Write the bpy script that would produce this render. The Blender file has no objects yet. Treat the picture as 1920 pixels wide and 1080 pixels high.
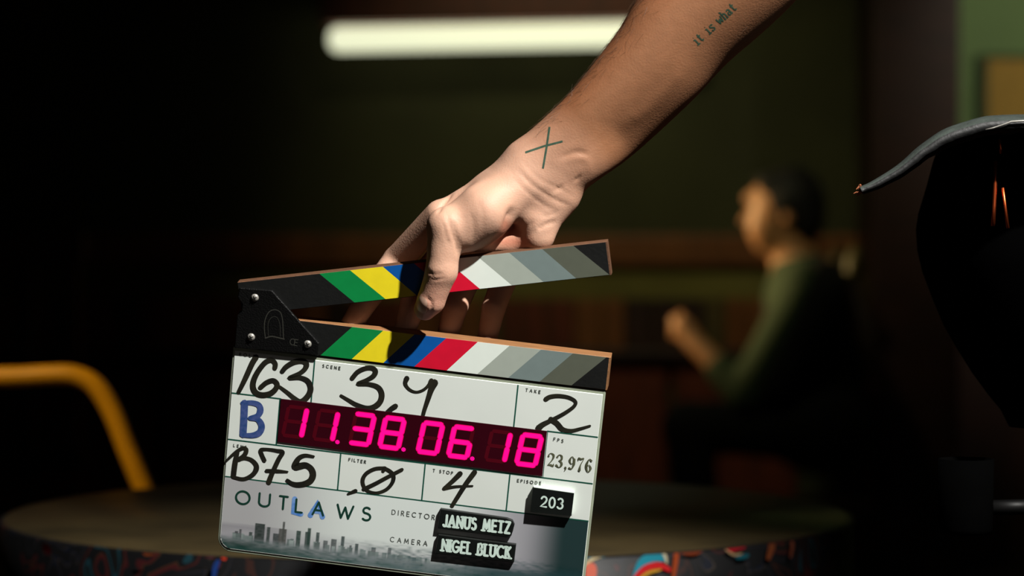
import bpy, bmesh, math, random
import numpy as np
from mathutils import Vector, Matrix
from mathutils.bvhtree import BVHTree

random.seed(7)
rng = np.random.default_rng(7)
PI = math.pi
SC = bpy.context.scene
COL = SC.collection

# ------------------------------------------------------------------ camera
LENS, SENSOR = 75.0, 28.0
F = LENS / SENSOR * 1920
CAM_Z = 1.03
PITCH = math.atan(75 / F)
CAM = Vector((0, 0, CAM_Z))
RIGHT = Vector((1, 0, 0))
FWD = Vector((0, math.cos(PITCH), -math.sin(PITCH)))
UP = Vector((0, math.sin(PITCH), math.cos(PITCH)))
cd = bpy.data.cameras.new('camera')
cd.lens = LENS; cd.sensor_width = SENSOR; cd.sensor_fit = 'HORIZONTAL'
cd.clip_start = 0.05; cd.clip_end = 60
cd.dof.use_dof = True; cd.dof.focus_distance = 2.04; cd.dof.aperture_fstop = 4.0
cam = bpy.data.objects.new('camera', cd); COL.objects.link(cam)
cam.location = CAM; cam.rotation_euler = (PI / 2 - PITCH, 0, 0)
SC.camera = cam


def at(px, py, D):
    """point seen at (px, py) of the 1920x1080 survey photograph, D metres in front of the camera"""
    return CAM + RIGHT * ((px - 960) / F * D) - UP * ((py - 540) / F * D) + FWD * D


# ------------------------------------------------------------------ light and exposure
SC.view_settings.view_transform = 'Standard'
SC.view_settings.look = 'None'
SC.view_settings.gamma = 1
SC.view_settings.use_curve_mapping = False
SC.view_settings.exposure = 0.0
SC.cycles.use_denoising = True
SC.cycles.max_bounces = 6
SC.cycles.sample_clamp_indirect = 3.0
w = bpy.data.worlds.new('world'); SC.world = w; w.use_nodes = True
w.node_tree.nodes['Background'].inputs[0].default_value = (0.9, 1.0, 0.8, 1)
w.node_tree.nodes['Background'].inputs[1].default_value = 0.002


def spot(name, loc, target, power, color, angle, blend, radius):
    l = bpy.data.lights.new(name, 'SPOT'); l.energy = power; l.color = color
    l.spot_size = math.radians(angle); l.spot_blend = blend; l.shadow_soft_size = radius
    o = bpy.data.objects.new(name, l); COL.objects.link(o); o.location = loc
    o.rotation_euler = (Vector(target) - Vector(loc)).to_track_quat('-Z', 'Y').to_euler()
    return o


SLATE_C = at(790, 800, 2.04)
KEY_DIR = Vector((0.84, -1.0, 1.35)).normalized()
spot('key_spotlight', SLATE_C + KEY_DIR * 2.6 , at(800, 800, 2.04), 700, (1.0, 0.98, 0.93), 30.5, 1.0, 0.03)
spot('warm_face_spotlight', (-1.9, 8.72, 1.55), (0.62, 8.12, 1.0), 330, (1.0, 0.70, 0.32), 18, 1.0, 0.05)
spot('hall_spotlight', (2.4, 7.2, 2.3), (2.0, 9.0, 1.6), 60, (1.0, 0.98, 0.8), 60, 0.6, 0.10)
spot('wall_spotlight', (0.1, 6.6, 2.75), (0.45, 9.0, 1.05), 48, (1.0, 0.95, 0.55), 55, 1.0, 0.15)
spot('chair_fill_spotlight', (-1.5, 2.6, 2.2), (-0.62, 3.6, 0.8), 85, (1.0, 0.86, 0.5), 26, 0.8, 0.10)  # unseen lamp added to brighten the yellow chair
spot('amber_side_spotlight', (1.6, 2.9, 1.5), (0.36, 2.2, 1.05), 4, (1.0, 0.5, 0.2), 40, 0.6, 0.02)


fl = bpy.data.lights.new('soft_fill_light', 'AREA'); fl.energy = 1.0; fl.size = 0.9; fl.color = (1.0, 0.86, 0.80)
flo = bpy.data.objects.new('soft_fill_light', fl); COL.objects.link(flo); flo.location = (0.35, -0.2, 0.75)
flo.rotation_euler = (Vector(at(850, 700, 2.04)) - flo.location).to_track_quat('-Z', 'Y').to_euler()


# ------------------------------------------------------------------ helpers
def lin(c):
    return tuple(((v / 255) / 12.92 if v / 255 <= 0.04045 else ((v / 255 + 0.055) / 1.055) ** 2.4) for v in c)


def mat(name, rgb, rough=0.6, metal=0.0, noise=0.0, nscale=40.0, bump=0.0, bscale=300.0, spec=0.5,
        emit=None, estr=0.0, coat=0.0, rgb2=None, stretch=None, sss=0.0, attr=None):
    m = bpy.data.materials.new(name); m.use_nodes = True
    nt = m.node_tree; b = nt.nodes['Principled BSDF']
    c = lin(rgb)
    b.inputs['Base Color'].default_value = (*c, 1)
    b.inputs['Roughness'].default_value = rough
    b.inputs['Metallic'].default_value = metal
    b.inputs['Specular IOR Level'].default_value = spec
    b.inputs['Coat Weight'].default_value = coat
    tc = nt.nodes.new('ShaderNodeTexCoord'); src = tc.outputs['Object']
    if stretch:
        mp = nt.nodes.new('ShaderNodeMapping'); mp.inputs['Scale'].default_value = stretch
        nt.links.new(src, mp.inputs[0]); src = mp.outputs[0]
    if noise or rgb2:
        n = nt.nodes.new('ShaderNodeTexNoise'); n.inputs['Scale'].default_value = nscale; n.inputs['Detail'].default_value = 5
        nt.links.new(src, n.inputs['Vector'])
        r = nt.nodes.new('ShaderNodeValToRGB')
        r.color_ramp.elements[0].position = 0.3; r.color_ramp.elements[1].position = 0.7
        if rgb2:
            c2 = lin(rgb2); r.color_ramp.elements[0].color = (*c2, 1); r.color_ramp.elements[1].color = (*c, 1)
        else:
            r.color_ramp.elements[0].color = (*[v * (1 - noise) for v in c], 1)
            r.color_ramp.elements[1].color = (*[min(1, v * (1 + noise * 0.5)) for v in c], 1)
        nt.links.new(n.outputs['Fac'], r.inputs[0]); nt.links.new(r.outputs[0], b.inputs['Base Color'])
    if attr:
        a = nt.nodes.new('ShaderNodeAttribute'); a.attribute_name = attr
        nt.links.new(a.outputs['Color'], b.inputs['Base Color'])
    if bump:
        n2 = nt.nodes.new('ShaderNodeTexNoise'); n2.inputs['Scale'].default_value = bscale; n2.inputs['Detail'].default_value = 4
        nt.links.new(src, n2.inputs['Vector'])
        bp = nt.nodes.new('ShaderNodeBump'); bp.inputs['Strength'].default_value = bump; bp.inputs['Distance'].default_value = 0.002
        nt.links.new(n2.outputs['Fac'], bp.inputs['Height']); nt.links.new(bp.outputs[0], b.inputs['Normal'])
    if emit:
        b.inputs['Emission Color'].default_value = (*lin(emit), 1); b.inputs['Emission Strength'].default_value = estr
    if sss:
        b.inputs['Subsurface Weight'].default_value = sss
        b.inputs['Subsurface Radius'].default_value = (1.0, 0.35, 0.2)
        b.inputs['Subsurface Scale'].default_value = 0.004
    return m


def tag(o, label=None, cat=None, group=None, kind=None):
    if label: o['label'] = label
    if cat: o['category'] = cat
    if group: o['group'] = group
    if kind: o['kind'] = kind
    return o


def link(name, me, m=None, parent=None, smooth=False):
    if m: me.materials.append(m)
    if smooth:
        me.polygons.foreach_set('use_smooth', [True] * len(me.polygons))
    o = bpy.data.objects.new(name, me); COL.objects.link(o)
    if parent: o.parent = parent
    return o


def mesh(name, verts, faces, m=None, parent=None, smooth=False):
    me = bpy.data.meshes.new(name); me.from_pydata([tuple(v) for v in verts], [], faces); me.update()
    return link(name, me, m, parent, smooth)


def empty(name, loc=(0, 0, 0), parent=None):
    o = bpy.data.objects.new(name, None); COL.objects.link(o); o.location = loc
    if parent: o.parent = parent
    return o


def bmobj(name, bm, m=None, parent=None, smooth=False):
    bmesh.ops.recalc_face_normals(bm, faces=bm.faces)
    me = bpy.data.meshes.new(name); bm.to_mesh(me); bm.free()
    return link(name, me, m, parent, smooth)


def box(name, lo, hi, m=None, parent=None, bevel=0.0, seg=2):
    bm = bmesh.new()
    bmesh.ops.create_cube(bm, size=1)
    for v in bm.verts:
        v.co = Vector([lo[i] + (v.co[i] + 0.5) * (hi[i] - lo[i]) for i in range(3)])
    if bevel:
        bmesh.ops.bevel(bm, geom=list(bm.edges), offset=bevel, segments=seg, affect='EDGES', profile=0.5)
    return bmobj(name, bm, m, parent)


def catmull(pts, n=6, closed=False):
    P = [np.array(p, float) for p in pts]
    if len(P) < 3: return P
    out = []
    m = len(P)
    rngi = range(m) if closed else range(m - 1)
    for i in rngi:
        p0 = P[(i - 1) % m] if (closed or i > 0) else 2 * P[0] - P[1]
        p1 = P[i]; p2 = P[(i + 1) % m]
        p3 = P[(i + 2) % m] if (closed or i + 2 < m) else 2 * P[-1] - P[-2]
        for k in range(n):
            t = k / n
            out.append(0.5 * ((2 * p1) + (-p0 + p2) * t + (2 * p0 - 5 * p1 + 4 * p2 - p3) * t * t + (-p0 + 3 * p1 - 3 * p2 + p3) * t ** 3))
    if not closed: out.append(P[-1])
    return out


def tube_data(pts, radii, n=10, cap=True):
    """swept tube along 3d pts"""
    P = [Vector(p) for p in pts]
    if not hasattr(radii, '__len__'): radii = [radii] * len(P)
    vs, fs = [], []
    t0 = (P[1] - P[0]).normalized()
    a = t0.orthogonal().normalized()
    for i, p in enumerate(P):
        t = (P[min(i + 1, len(P) - 1)] - P[max(i - 1, 0)]).normalized()
        a = (a - t * a.dot(t)).normalized(); b = t.cross(a)
        for k in range(n):
            an = 2 * PI * k / n
            vs.append(p + (a * math.cos(an) + b * math.sin(an)) * radii[i])
    for i in range(len(P) - 1):
        for k in range(n):
            fs.append((i * n + k, i * n + (k + 1) % n, (i + 1) * n + (k + 1) % n, (i + 1) * n + k))
    if cap:
        fs.append(tuple(range(n - 1, -1, -1))); fs.append(tuple((len(P) - 1) * n + k for k in range(n)))
    return vs, fs


def tube(name, pts, radii, m, parent=None, n=10):
    v, f = tube_data(pts, radii, n)
    return mesh(name, v, f, m, parent, smooth=True)


def lathe(name, prof, m, parent=None, n=64, center=(0, 0), smooth=True):
    vs, fs = [], []
    for r, z in prof:
        for k in range(n):
            a = 2 * PI * k / n
            vs.append((center[0] + r * math.cos(a), center[1] + r * math.sin(a), z))
    for i in range(len(prof) - 1):
        for k in range(n):
            fs.append((i * n + k, i * n + (k + 1) % n, (i + 1) * n + (k + 1) % n, (i + 1) * n + k))
    if prof[0][0] > 1e-5: fs.append(tuple(range(n - 1, -1, -1)))
    if prof[-1][0] > 1e-5: fs.append(tuple((len(prof) - 1) * n + k for k in range(n)))
    o = mesh(name, vs, fs, m, parent)
    if smooth:
        for p in o.data.polygons:
            p.use_smooth = len(p.vertices) == 4
    return o


# ------------------------------------------------------------------ implicit surfaces (body modelling)
class Field:
    def __init__(s, lo, hi, h):
        s.lo = np.array(lo, float); s.h = h
        s.n = np.ceil((np.array(hi) - s.lo) / h).astype(int) + 1
        s.d = np.full(s.n, 1.0, np.float32)
        s.ax = [s.lo[i] + h * np.arange(s.n[i]) for i in range(3)]

    def sub(s, lo, hi):
        i0 = np.clip(np.floor((np.array(lo) - s.lo) / s.h).astype(int), 0, s.n - 1)
        i1 = np.clip(np.ceil((np.array(hi) - s.lo) / s.h).astype(int) + 1, 1, s.n)
        if np.any(i1 <= i0): return None, None
        sl = tuple(slice(a, b) for a, b in zip(i0, i1))
        g = np.meshgrid(*[s.ax[i][sl[i]] for i in range(3)], indexing='ij', sparse=True)
        return sl, g

    def smin(s, sl, d, k):
        a = s.d[sl]
        hh = np.maximum(k - np.abs(a - d), 0) / k
        s.d[sl] = np.minimum(a, d) - hh * hh * k * 0.25

    def cap(s, a, b, ra, rb, k=0.004):
        a = np.array(a, float); b = np.array(b, float); R = max(ra, rb) + k + 3 * s.h
        sl, g = s.sub(np.minimum(a, b) - R, np.maximum(a, b) + R)
        if sl is None: return
        ab = b - a; L = ab @ ab + 1e-12
        t = np.clip(((g[0] - a[0]) * ab[0] + (g[1] - a[1]) * ab[1] + (g[2] - a[2]) * ab[2]) / L, 0, 1)
        dd = np.sqrt((g[0] - a[0] - t * ab[0]) ** 2 + (g[1] - a[1] - t * ab[1]) ** 2 + (g[2] - a[2] - t * ab[2]) ** 2)
        s.smin(sl, (dd - (ra + (rb - ra) * t)).astype(np.float32), k)

    def chain(s, P, R, k=0.004, n=8):
        """smooth tapered limb through the points P with radii R, joined to the body with blend k"""
        C = catmull([tuple(p) + (r,) for p, r in zip(P, R)], n)
        C = np.array(C); Rm = C[:, 3].max() + k + 3 * s.h
        sl, g = s.sub(C[:, :3].min(0) - Rm, C[:, :3].max(0) + Rm)
        if sl is None: return
        best = np.full(s.d[sl].shape, 1.0, np.float32); o0 = [q.start for q in sl]
        for c0, c1 in zip(C[:-1], C[1:]):
            a, b = c0[:3], c1[:3]; ab = b - a; L = ab @ ab + 1e-12; rr = max(c0[3], c1[3]) + k + 2 * s.h
            s2, g = s.sub(np.minimum(a, b) - rr, np.maximum(a, b) + rr)
            if s2 is None: continue
            t = np.clip(((g[0] - a[0]) * ab[0] + (g[1] - a[1]) * ab[1] + (g[2] - a[2]) * ab[2]) / L, 0, 1)
            dd = np.sqrt((g[0] - a[0] - t * ab[0]) ** 2 + (g[1] - a[1] - t * ab[1]) ** 2 + (g[2] - a[2] - t * ab[2]) ** 2) - (c0[3] + (c1[3] - c0[3]) * t)
            s3 = tuple(slice(q.start - o, q.stop - o) for q, o in zip(s2, o0))
            best[s3] = np.minimum(best[s3], dd)
        s.smin(sl, best, k)

    def ell(s, c, r, k=0.004, rot=None):
        c = np.array(c, float); r = np.array(r, float); R = r.max() + k + 3 * s.h
        sl, g = s.sub(c - R, c + R)
        if sl is None: return
        M = np.eye(3) if rot is None else np.array(rot)
        q = [(M[0, i] * (g[0] - c[0]) + M[1, i] * (g[1] - c[1]) + M[2, i] * (g[2] - c[2])) / r[i] for i in range(3)]
        l = np.sqrt(q[0] ** 2 + q[1] ** 2 + q[2] ** 2)
        gg = np.sqrt((q[0] / r[0]) ** 2 + (q[1] / r[1]) ** 2 + (q[2] / r[2]) ** 2) + 1e-9
        s.smin(sl, (l * (l - 1) / gg).astype(np.float32), k)

    def halfspace(s, p, n):
        """keep only the side n points away from"""
        g = np.meshgrid(*s.ax, indexing='ij', sparse=True)
        d = (g[0] - p[0]) * n[0] + (g[1] - p[1]) * n[1] + (g[2] - p[2]) * n[2]
        s.d = np.maximum(s.d, d.astype(np.float32))

    def mesh(s, smooth=2):
        d = s.d.copy()
        for ax in range(3):
            for e in (0, -1):
                ix = [slice(None)] * 3; ix[ax] = e; d[tuple(ix)] = np.maximum(d[tuple(ix)], 1e-4)
        n = s.n; ins = d < 0
        c = [ins[i:n[0] - 1 + i, j:n[1] - 1 + j, k:n[2] - 1 + k] for i in (0, 1) for j in (0, 1) for k in (0, 1)]
        anyc = np.logical_or.reduce(c); allc = np.logical_and.reduce(c)
        act = anyc & ~allc
        idx = np.argwhere(act)
        num = -np.ones(act.shape, np.int64); num[tuple(idx.T)] = np.arange(len(idx))
        acc = np.zeros((len(idx), 3)); cnt = np.zeros(len(idx))
        offs = [(i, j, k) for i in (0, 1) for j in (0, 1) for k in (0, 1)]
        for a in offs:
            for ax in range(3):
                if a[ax]: continue
                b = list(a); b[ax] = 1
                da = d[tuple((idx + a).T)]; db = d[tuple((idx + b).T)]
                cr = (da < 0) != (db < 0)
                t = da / (da - db + 1e-20)
                p = idx + np.array(a, float); p = p.astype(float); p[:, ax] += t
                acc[cr] += p[cr]; cnt[cr] += 1
        V = s.lo + (acc / cnt[:, None]) * s.h
        Q = []
        for ax in range(3):
            u, v = [(1, 2), (2, 0), (0, 1)][ax]
            A = [slice(1, n[i] - 1) for i in range(3)]; A[ax] = slice(0, n[ax] - 1)
            B = list(A); B[ax] = slice(1, n[ax])
            a_in = ins[tuple(A)]; b_in = ins[tuple(B)]
            e = np.argwhere(a_in != b_in)
            flip = a_in[tuple(e.T)]
            base = e.copy()
            for i in range(3):
                if i != ax: base[:, i] += 1
            def cell(du, dv):
                q = base.copy(); q[:, u] -= du; q[:, v] -= dv
                return num[tuple(q.T)]
            q = np.stack([cell(1, 1), cell(0, 1), cell(0, 0), cell(1, 0)], 1)
            q[~flip] = q[~flip][:, ::-1]
            Q.append(q)
        Q = np.concatenate(Q); Q = Q[(Q >= 0).all(1)]
        E = np.concatenate([Q[:, [0, 1]], Q[:, [1, 2]], Q[:, [2, 3]], Q[:, [3, 0]]])
        deg = np.bincount(E[:, 0], minlength=len(V)) + np.bincount(E[:, 1], minlength=len(V))
        for it in range(smooth):
            S = np.zeros_like(V)
            for c3 in range(3):
                S[:, c3] = np.bincount(E[:, 0], V[E[:, 1], c3], len(V)) + np.bincount(E[:, 1], V[E[:, 0], c3], len(V))
            V = V + 0.5 * (S / np.maximum(deg, 1)[:, None] - V)
        return V, Q


def vnormals(V, Q):
    fn = np.cross(V[Q[:, 2]] - V[Q[:, 0]], V[Q[:, 3]] - V[Q[:, 1]])
    N = np.zeros_like(V)
    for k in range(4):
        for c3 in range(3): N[:, c3] += np.bincount(Q[:, k], fn[:, c3], len(V))
    return N / (np.linalg.norm(N, axis=1, keepdims=True) + 1e-12)


def quadmesh(name, V, Q, m, parent=None, colors=None, cname='tint'):
    me = bpy.data.meshes.new(name)
    me.vertices.add(len(V)); me.vertices.foreach_set('co', V.astype(np.float32).ravel())
    me.loops.add(len(Q) * 4); me.loops.foreach_set('vertex_index', Q.astype(np.int32).ravel())
    me.polygons.add(len(Q)); me.polygons.foreach_set('loop_start', np.arange(0, len(Q) * 4, 4, dtype=np.int32))
    me.update(); me.validate()
    if colors is not None:
        at_ = me.color_attributes.new(cname, 'FLOAT_COLOR', 'POINT')
        at_.data.foreach_set('color', np.concatenate([colors, np.ones((len(colors), 1))], 1).astype(np.float32).ravel())
    return link(name, me, m, parent, smooth=True)


def proj(V):
    q = V - np.array(CAM)
    z = q @ np.array(FWD)
    return 960 + F * (q @ np.array(RIGHT)) / z, 540 - F * (q @ np.array(UP)) / z, z


def pdist(x, y, poly):
    best = np.full(len(x), 1e9)
    for (ax, ay), (bx, by) in zip(poly[:-1], poly[1:]):
        dx, dy = bx - ax, by - ay
        t = np.clip(((x - ax) * dx + (y - ay) * dy) / (dx * dx + dy * dy + 1e-9), 0, 1)
        best = np.minimum(best, np.hypot(x - ax - t * dx, y - ay - t * dy))
    return best


# ------------------------------------------------------------------ materials
M = dict(
    wall=mat('wall_paint', (66, 66, 38), 0.9, noise=0.25, nscale=3, bump=0.1, bscale=40),
    band=mat('wall_band_paint', (124, 116, 56), 0.85, noise=0.2, nscale=4),
    dark_wood=mat('dark_wood', (52, 24, 12), 0.5, noise=0.4, nscale=6, stretch=(1, 1, 8)),
    brown_wood=mat('brown_wood', (128, 74, 30), 0.5, noise=0.4, nscale=8, stretch=(8, 1, 1)),
    red_wood=mat('red_wood', (104, 42, 18), 0.5, noise=0.4, nscale=8, stretch=(6, 6, 1)),
    olive_wood=mat('olive_wood', (84, 68, 26), 0.6, noise=0.3, nscale=8, stretch=(6, 6, 1)),
    floor=mat('floor_boards', (40, 26, 16), 0.45, noise=0.4, nscale=5, stretch=(1, 8, 1)),
    ceiling=mat('ceiling_paint', (40, 38, 30), 0.95, noise=0.1),
    hall=mat('hall_wall_paint', (112, 134, 84), 0.9, noise=0.08, nscale=3),
    cork=mat('cork_board', (170, 132, 60), 0.95, noise=0.15, nscale=60),
    diffuser=mat('lamp_diffuser', (240, 240, 215), 0.5, emit=(242, 245, 208), estr=0.98),
    white=mat('white_acrylic', (216, 222, 216), 0.42, noise=0.03, nscale=20, spec=0.4),
    rim=mat('acrylic_edge', (150, 158, 138), 0.3, noise=0.15, nscale=60),
    rawwood=mat('raw_wood', (140, 96, 58), 0.6, noise=0.3, nscale=80, stretch=(1, 12, 12), bump=0.3, bscale=300),
    darkerwood=mat('darker_wood_edge', (92, 58, 34), 0.7, noise=0.3, nscale=80, stretch=(1, 12, 12), bump=0.3, bscale=300),  # darker tone of the raw wood, for the upper bar
    black=mat('black_paint', (11, 12, 11), 0.5, noise=0.2, nscale=80, bump=0.08),
    green=mat('green_paint', (0, 128, 62), 0.45, noise=0.06, nscale=120),
    yellow=mat('yellow_paint', (232, 212, 30), 0.45, noise=0.05, nscale=120),
    blue=mat('blue_paint', (0, 82, 158), 0.45, noise=0.06, nscale=120),
    red=mat('red_paint', (206, 10, 46), 0.45, noise=0.05, nscale=120),
    wht=mat('white_paint', (222, 230, 222), 0.45, noise=0.02, nscale=120),
    g1=mat('light_grey_paint', (158, 166, 156), 0.45, noise=0.03, nscale=120),
    g2=mat('mid_grey_paint', (112, 126, 124), 0.45, noise=0.04, nscale=120),
    g3=mat('dark_grey_paint', (84, 88, 76), 0.45, noise=0.05, nscale=120),
    plate=mat('black_anodised_metal', (7, 7, 7), 0.36, metal=0.1, bump=0.25, bscale=900),
    steel=mat('steel', (176, 172, 164), 0.3, metal=0.55),
    dullsteel=mat('engraved_grey', (62, 62, 56), 0.4, metal=0.3),
    ink=mat('marker_ink', (16, 15, 10), 0.5, noise=0.5, nscale=90, rgb2=(34, 32, 20)),
    line=mat('green_line_print', (10, 74, 58), 0.5),
    headink=mat('heading_print', (70, 76, 70), 0.6),
    greenink=mat('dark_green_print', (8, 54, 42), 0.5),
    blueink=mat('blue_marker', (40, 108, 190), 0.5, rgb2=(130, 166, 216), nscale=120),
    stamp=mat('navy_stamp_ink', (18, 60, 116), 0.6, rgb2=(70, 84, 140), nscale=260),
    serifink=mat('numeral_print', (52, 56, 34), 0.6, rgb2=(92, 94, 70), nscale=300),
    ledglass=mat('led_window', (34, 5, 12), 0.12, noise=0.1, nscale=30, coat=0.3, emit=(50, 4, 14), estr=0.45),
    ledoff=mat('led_unlit', (60, 4, 14), 0.3, emit=(90, 2, 20), estr=0.22),
    ledhalo=mat('led_edge_glow', (160, 0, 60), 0.3, emit=(205, 0, 84), estr=0.9),
    ledon=mat('led_lit', (90, 2, 40), 0.3, emit=(255, 8, 142), estr=1.1),
    tagblack=mat('black_plastic_tag', (14, 18, 16), 0.4, noise=0.2, nscale=100),
    tagwhite=mat('white_plastic', (226, 240, 230), 0.5),
    tagletter=mat('tag_lettering', (206, 226, 216), 0.5, noise=0.1, nscale=200),
    skin=mat('skin', (190, 140, 110), 0.56, attr='tint', bump=0.12, bscale=700, sss=0.12, spec=0.3),
    nail=mat('fingernail', (214, 172, 150), 0.28, sss=0.1, coat=0.2),
    hair=mat('arm_hair', (66, 42, 22), 0.6),
    tattoo=mat('tattoo_ink', (34, 60, 46), 0.6, rgb2=(52, 78, 60), nscale=300),
    faceskin=mat('face_skin', (196, 140, 96), 0.5, noise=0.1, nscale=10, sss=0.05),
    headhair=mat('black_hair', (14, 11, 9), 0.7, bump=0.6, bscale=120),
    shirt=mat('green_shirt_cloth', (60, 78, 52), 0.9, noise=0.2, nscale=12, bump=0.2, bscale=60),
    vest=mat('black_vest_cloth', (14, 14, 13), 0.9, noise=0.2, nscale=20),
    jeans=mat('dark_trouser_cloth', (16, 16, 18), 0.9, noise=0.2, nscale=20),
    shoe=mat('dark_shoe_leather', (16, 12, 10), 0.5),
    brass=mat('yellow_enamel_tube', (226, 150, 14), 0.35, noise=0.12, nscale=16, coat=0.3),
    vinyl=mat('black_vinyl', (12, 12, 12), 0.6, noise=0.3, nscale=40, bump=0.3, bscale=200),
    felt=mat('dusty_grey_cloth', (60, 66, 62), 1.0, spec=0.1, noise=0.35, nscale=50, bump=0.4, bscale=400),
    body=mat('matte_black_shell', (4, 4, 4), 0.85, noise=0.2, nscale=30, spec=0.05),
    orange_glint=mat('orange_glint_metal', (235, 110, 60), 0.38, metal=1.0),  # orange highlights put into the metal's colour
    foam=mat('frayed_foam', (150, 84, 50), 0.9, noise=0.3, nscale=300),
    tabletop=mat('table_laminate', (76, 64, 40), 0.42, noise=0.35, nscale=9, rgb2=(52, 44, 28)),
    pedestal=mat('black_iron', (18, 18, 18), 0.5, metal=0.5),
    chairseat=mat('dark_vinyl_seat', (30, 20, 14), 0.5),
    palewood=mat('pale_chair_wood', (96, 90, 48), 0.5, noise=0.2, nscale=10),
)


M['body'].node_tree.nodes['Principled BSDF'].inputs['IOR'].default_value = 1.12


def rim_material():
    m = bpy.data.materials.new('graffiti_print'); m.use_nodes = True
    nt = m.node_tree; b = nt.nodes['Principled BSDF']; b.inputs['Roughness'].default_value = 0.5
    tc = nt.nodes.new('ShaderNodeTexCoord')
    wv = nt.nodes.new('ShaderNodeTexNoise'); wv.inputs['Scale'].default_value = 9; wv.inputs['Detail'].default_value = 1.5
    wv.inputs['Distortion'].default_value = 2.2
    nt.links.new(tc.outputs['Object'], wv.inputs['Vector'])
    r = nt.nodes.new('ShaderNodeValToRGB'); r.color_ramp.interpolation = 'CONSTANT'
    e = r.color_ramp.elements
    stops = [(0.0, (6, 6, 8)), (0.33, (40, 18, 12)), (0.37, (8, 8, 10)), (0.478, (8, 14, 28)), (0.494, (60, 50, 40)),
             (0.498, (8, 8, 10)), (0.60, (50, 10, 12)), (0.63, (60, 40, 16)), (0.635, (6, 6, 8)), (0.68, (12, 44, 52)), (0.71, (8, 8, 8))]
    e[0].position = 0; e[0].color = (*lin(stops[0][1]), 1)
    e[1].position = stops[1][0]; e[1].color = (*lin(stops[1][1]), 1)
    for p, c in stops[2:]:
        x = e.new(p); x.color = (*lin(c), 1)
    nt.links.new(wv.outputs['Fac'], r.inputs[0]); nt.links.new(r.outputs[0], b.inputs['Base Color'])
    return m


# ================================================================== the room
X0, X1, Y0, Y1, Z1 = -3.2, 3.4, -1.6, 9.0, 2.9
tag(box('floor', (X0, Y0, -0.1), (X1, Y1, 0), M['floor']), 'dark wooden floor', kind='structure')
tag(box('ceiling', (X0, Y0, Z1), (X1, Y1, Z1 + 0.1), M['ceiling']), 'dark ceiling', kind='structure')
tag(box('wall_left', (X0 - 0.1, Y0, 0), (X0, Y1, Z1), M['wall']), kind='structure')
tag(box('wall_right', (X1, Y0, 0), (X1 + 0.1, Y1, Z1), M['hall']), kind='structure')
tag(box('wall_front', (X0, Y0 - 0.1, 0), (X1, Y0, Z1), M['wall']), kind='structure')


def zat(py, D):
    return at(960, py, D).z


JX0, JX1 = 1.13, 1.405     # dark casing between the bar room and the lit hall
wb = box('wall_back', (X0, Y1, 0), (JX1, Y1 + 0.1, Z1), M['wall']); tag(wb, kind='structure')
wh = box('wall_hall', (JX1, Y1, 0), (X1, Y1 + 0.1, Z1), M['hall']); tag(wh, kind='structure')
zr1, zr0 = zat(440, 8.95), zat(498, 8.95)
tag(box('trim_1', (X0, Y1 - 0.05, zr0), (JX0, Y1, zr1), M['brown_wood'], bevel=0.008), 'brown wooden cap rail along the dark green wall', kind='structure')
zb0 = zat(560, 8.97)
tag(box('trim_2', (X0, Y1 - 0.012, zb0), (JX0, Y1, zr0), M['band']), 'olive painted band under the cap rail', kind='structure')
# tongue boards of the wainscot, one by one
x = -2.0; cache = {}
palette = ['red_wood', 'brown_wood', 'olive_wood', 'dark_wood', 'red_wood', 'brown_wood']
zs0 = zat(655, 8.95)
while x < JX0 - 0.06:
    wd = random.choice((0.06, 0.075, 0.09))
    mt = random.choice(palette)
    key = (wd, mt)
    if key not in cache:
        o = box('wainscot_board', (0.003, Y1 - 0.03, zs0), (wd - 0.003, Y1 - 0.001, zb0), M[mt], bevel=0.003, seg=1); cache[key] = o.data
    else:
        o = bpy.data.objects.new('wainscot_board', cache[key]); COL.objects.link(o)
    o.parent = wb; o.location = (x, 0, 0); x += wd
tag(box('trim_3', (X0, Y1 - 0.09, zs0 - 0.03), (JX0, Y1, zs0), M['dark_wood'], bevel=0.006), 'dark ledge under the upright boards', kind='structure')
zp = zs0 - 0.03
x = -2.0
while x < JX0 - 0.3:
    o = box('wainscot_panel', (0.01, Y1 - 0.04, zp - 0.62), (0.41, Y1 - 0.001, zp - 0.02), M['red_wood'], wb, bevel=0.012, seg=2)
    o.location = (x, 0, 0); x += 0.42
tag(box('baseboard_back', (X0, Y1 - 0.02, 0), (JX0, Y1, 0.14), M['dark_wood'], bevel=0.004), kind='structure')
tag(box('trim_4', (JX0, Y1 - 0.4, 0), (JX1, Y1, Z1), M['dark_wood'], bevel=0.01), 'tall dark brown casing beside the lit green wall', kind='structure')
tag(box('trim_5', (JX1, Y1 - 0.03, 0), (X1, Y1, zat(320, 8.95)), M['dark_wood'], bevel=0.006), 'added dark panel that darkens the lower part of the green hall wall', kind='structure')  # dark panel added where the hall wall lies unlit
# green hall wall: pale panel hung on it
bx0 = at(1846, 105, 8.97)
nb = empty('notice_board', (bx0.x + 0.35, Y1, bx0.z - 0.5))
tag(nb, 'tan notice board in a green frame on the lit green wall at top right', 'notice board')
box('board_panel', (-0.34, -0.022, 0.11), (0.35, -0.004, 0.49), M['cork'], nb, bevel=0.004)
fr = mat('frame_green', (52, 66, 28), 0.7)
for lo, hi in (((-0.37, -0.03, 0.1), (-0.34, -0.001, 0.49)), ((0.35, -0.03, 0.1), (0.38, -0.001, 0.49)),
               ((-0.37, -0.03, 0.49), (0.38, -0.001, 0.505)), ((-0.37, -0.03, 0.08), (0.38, -0.001, 0.11))):
    box('frame', lo, hi, fr, nb, bevel=0.003)

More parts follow.
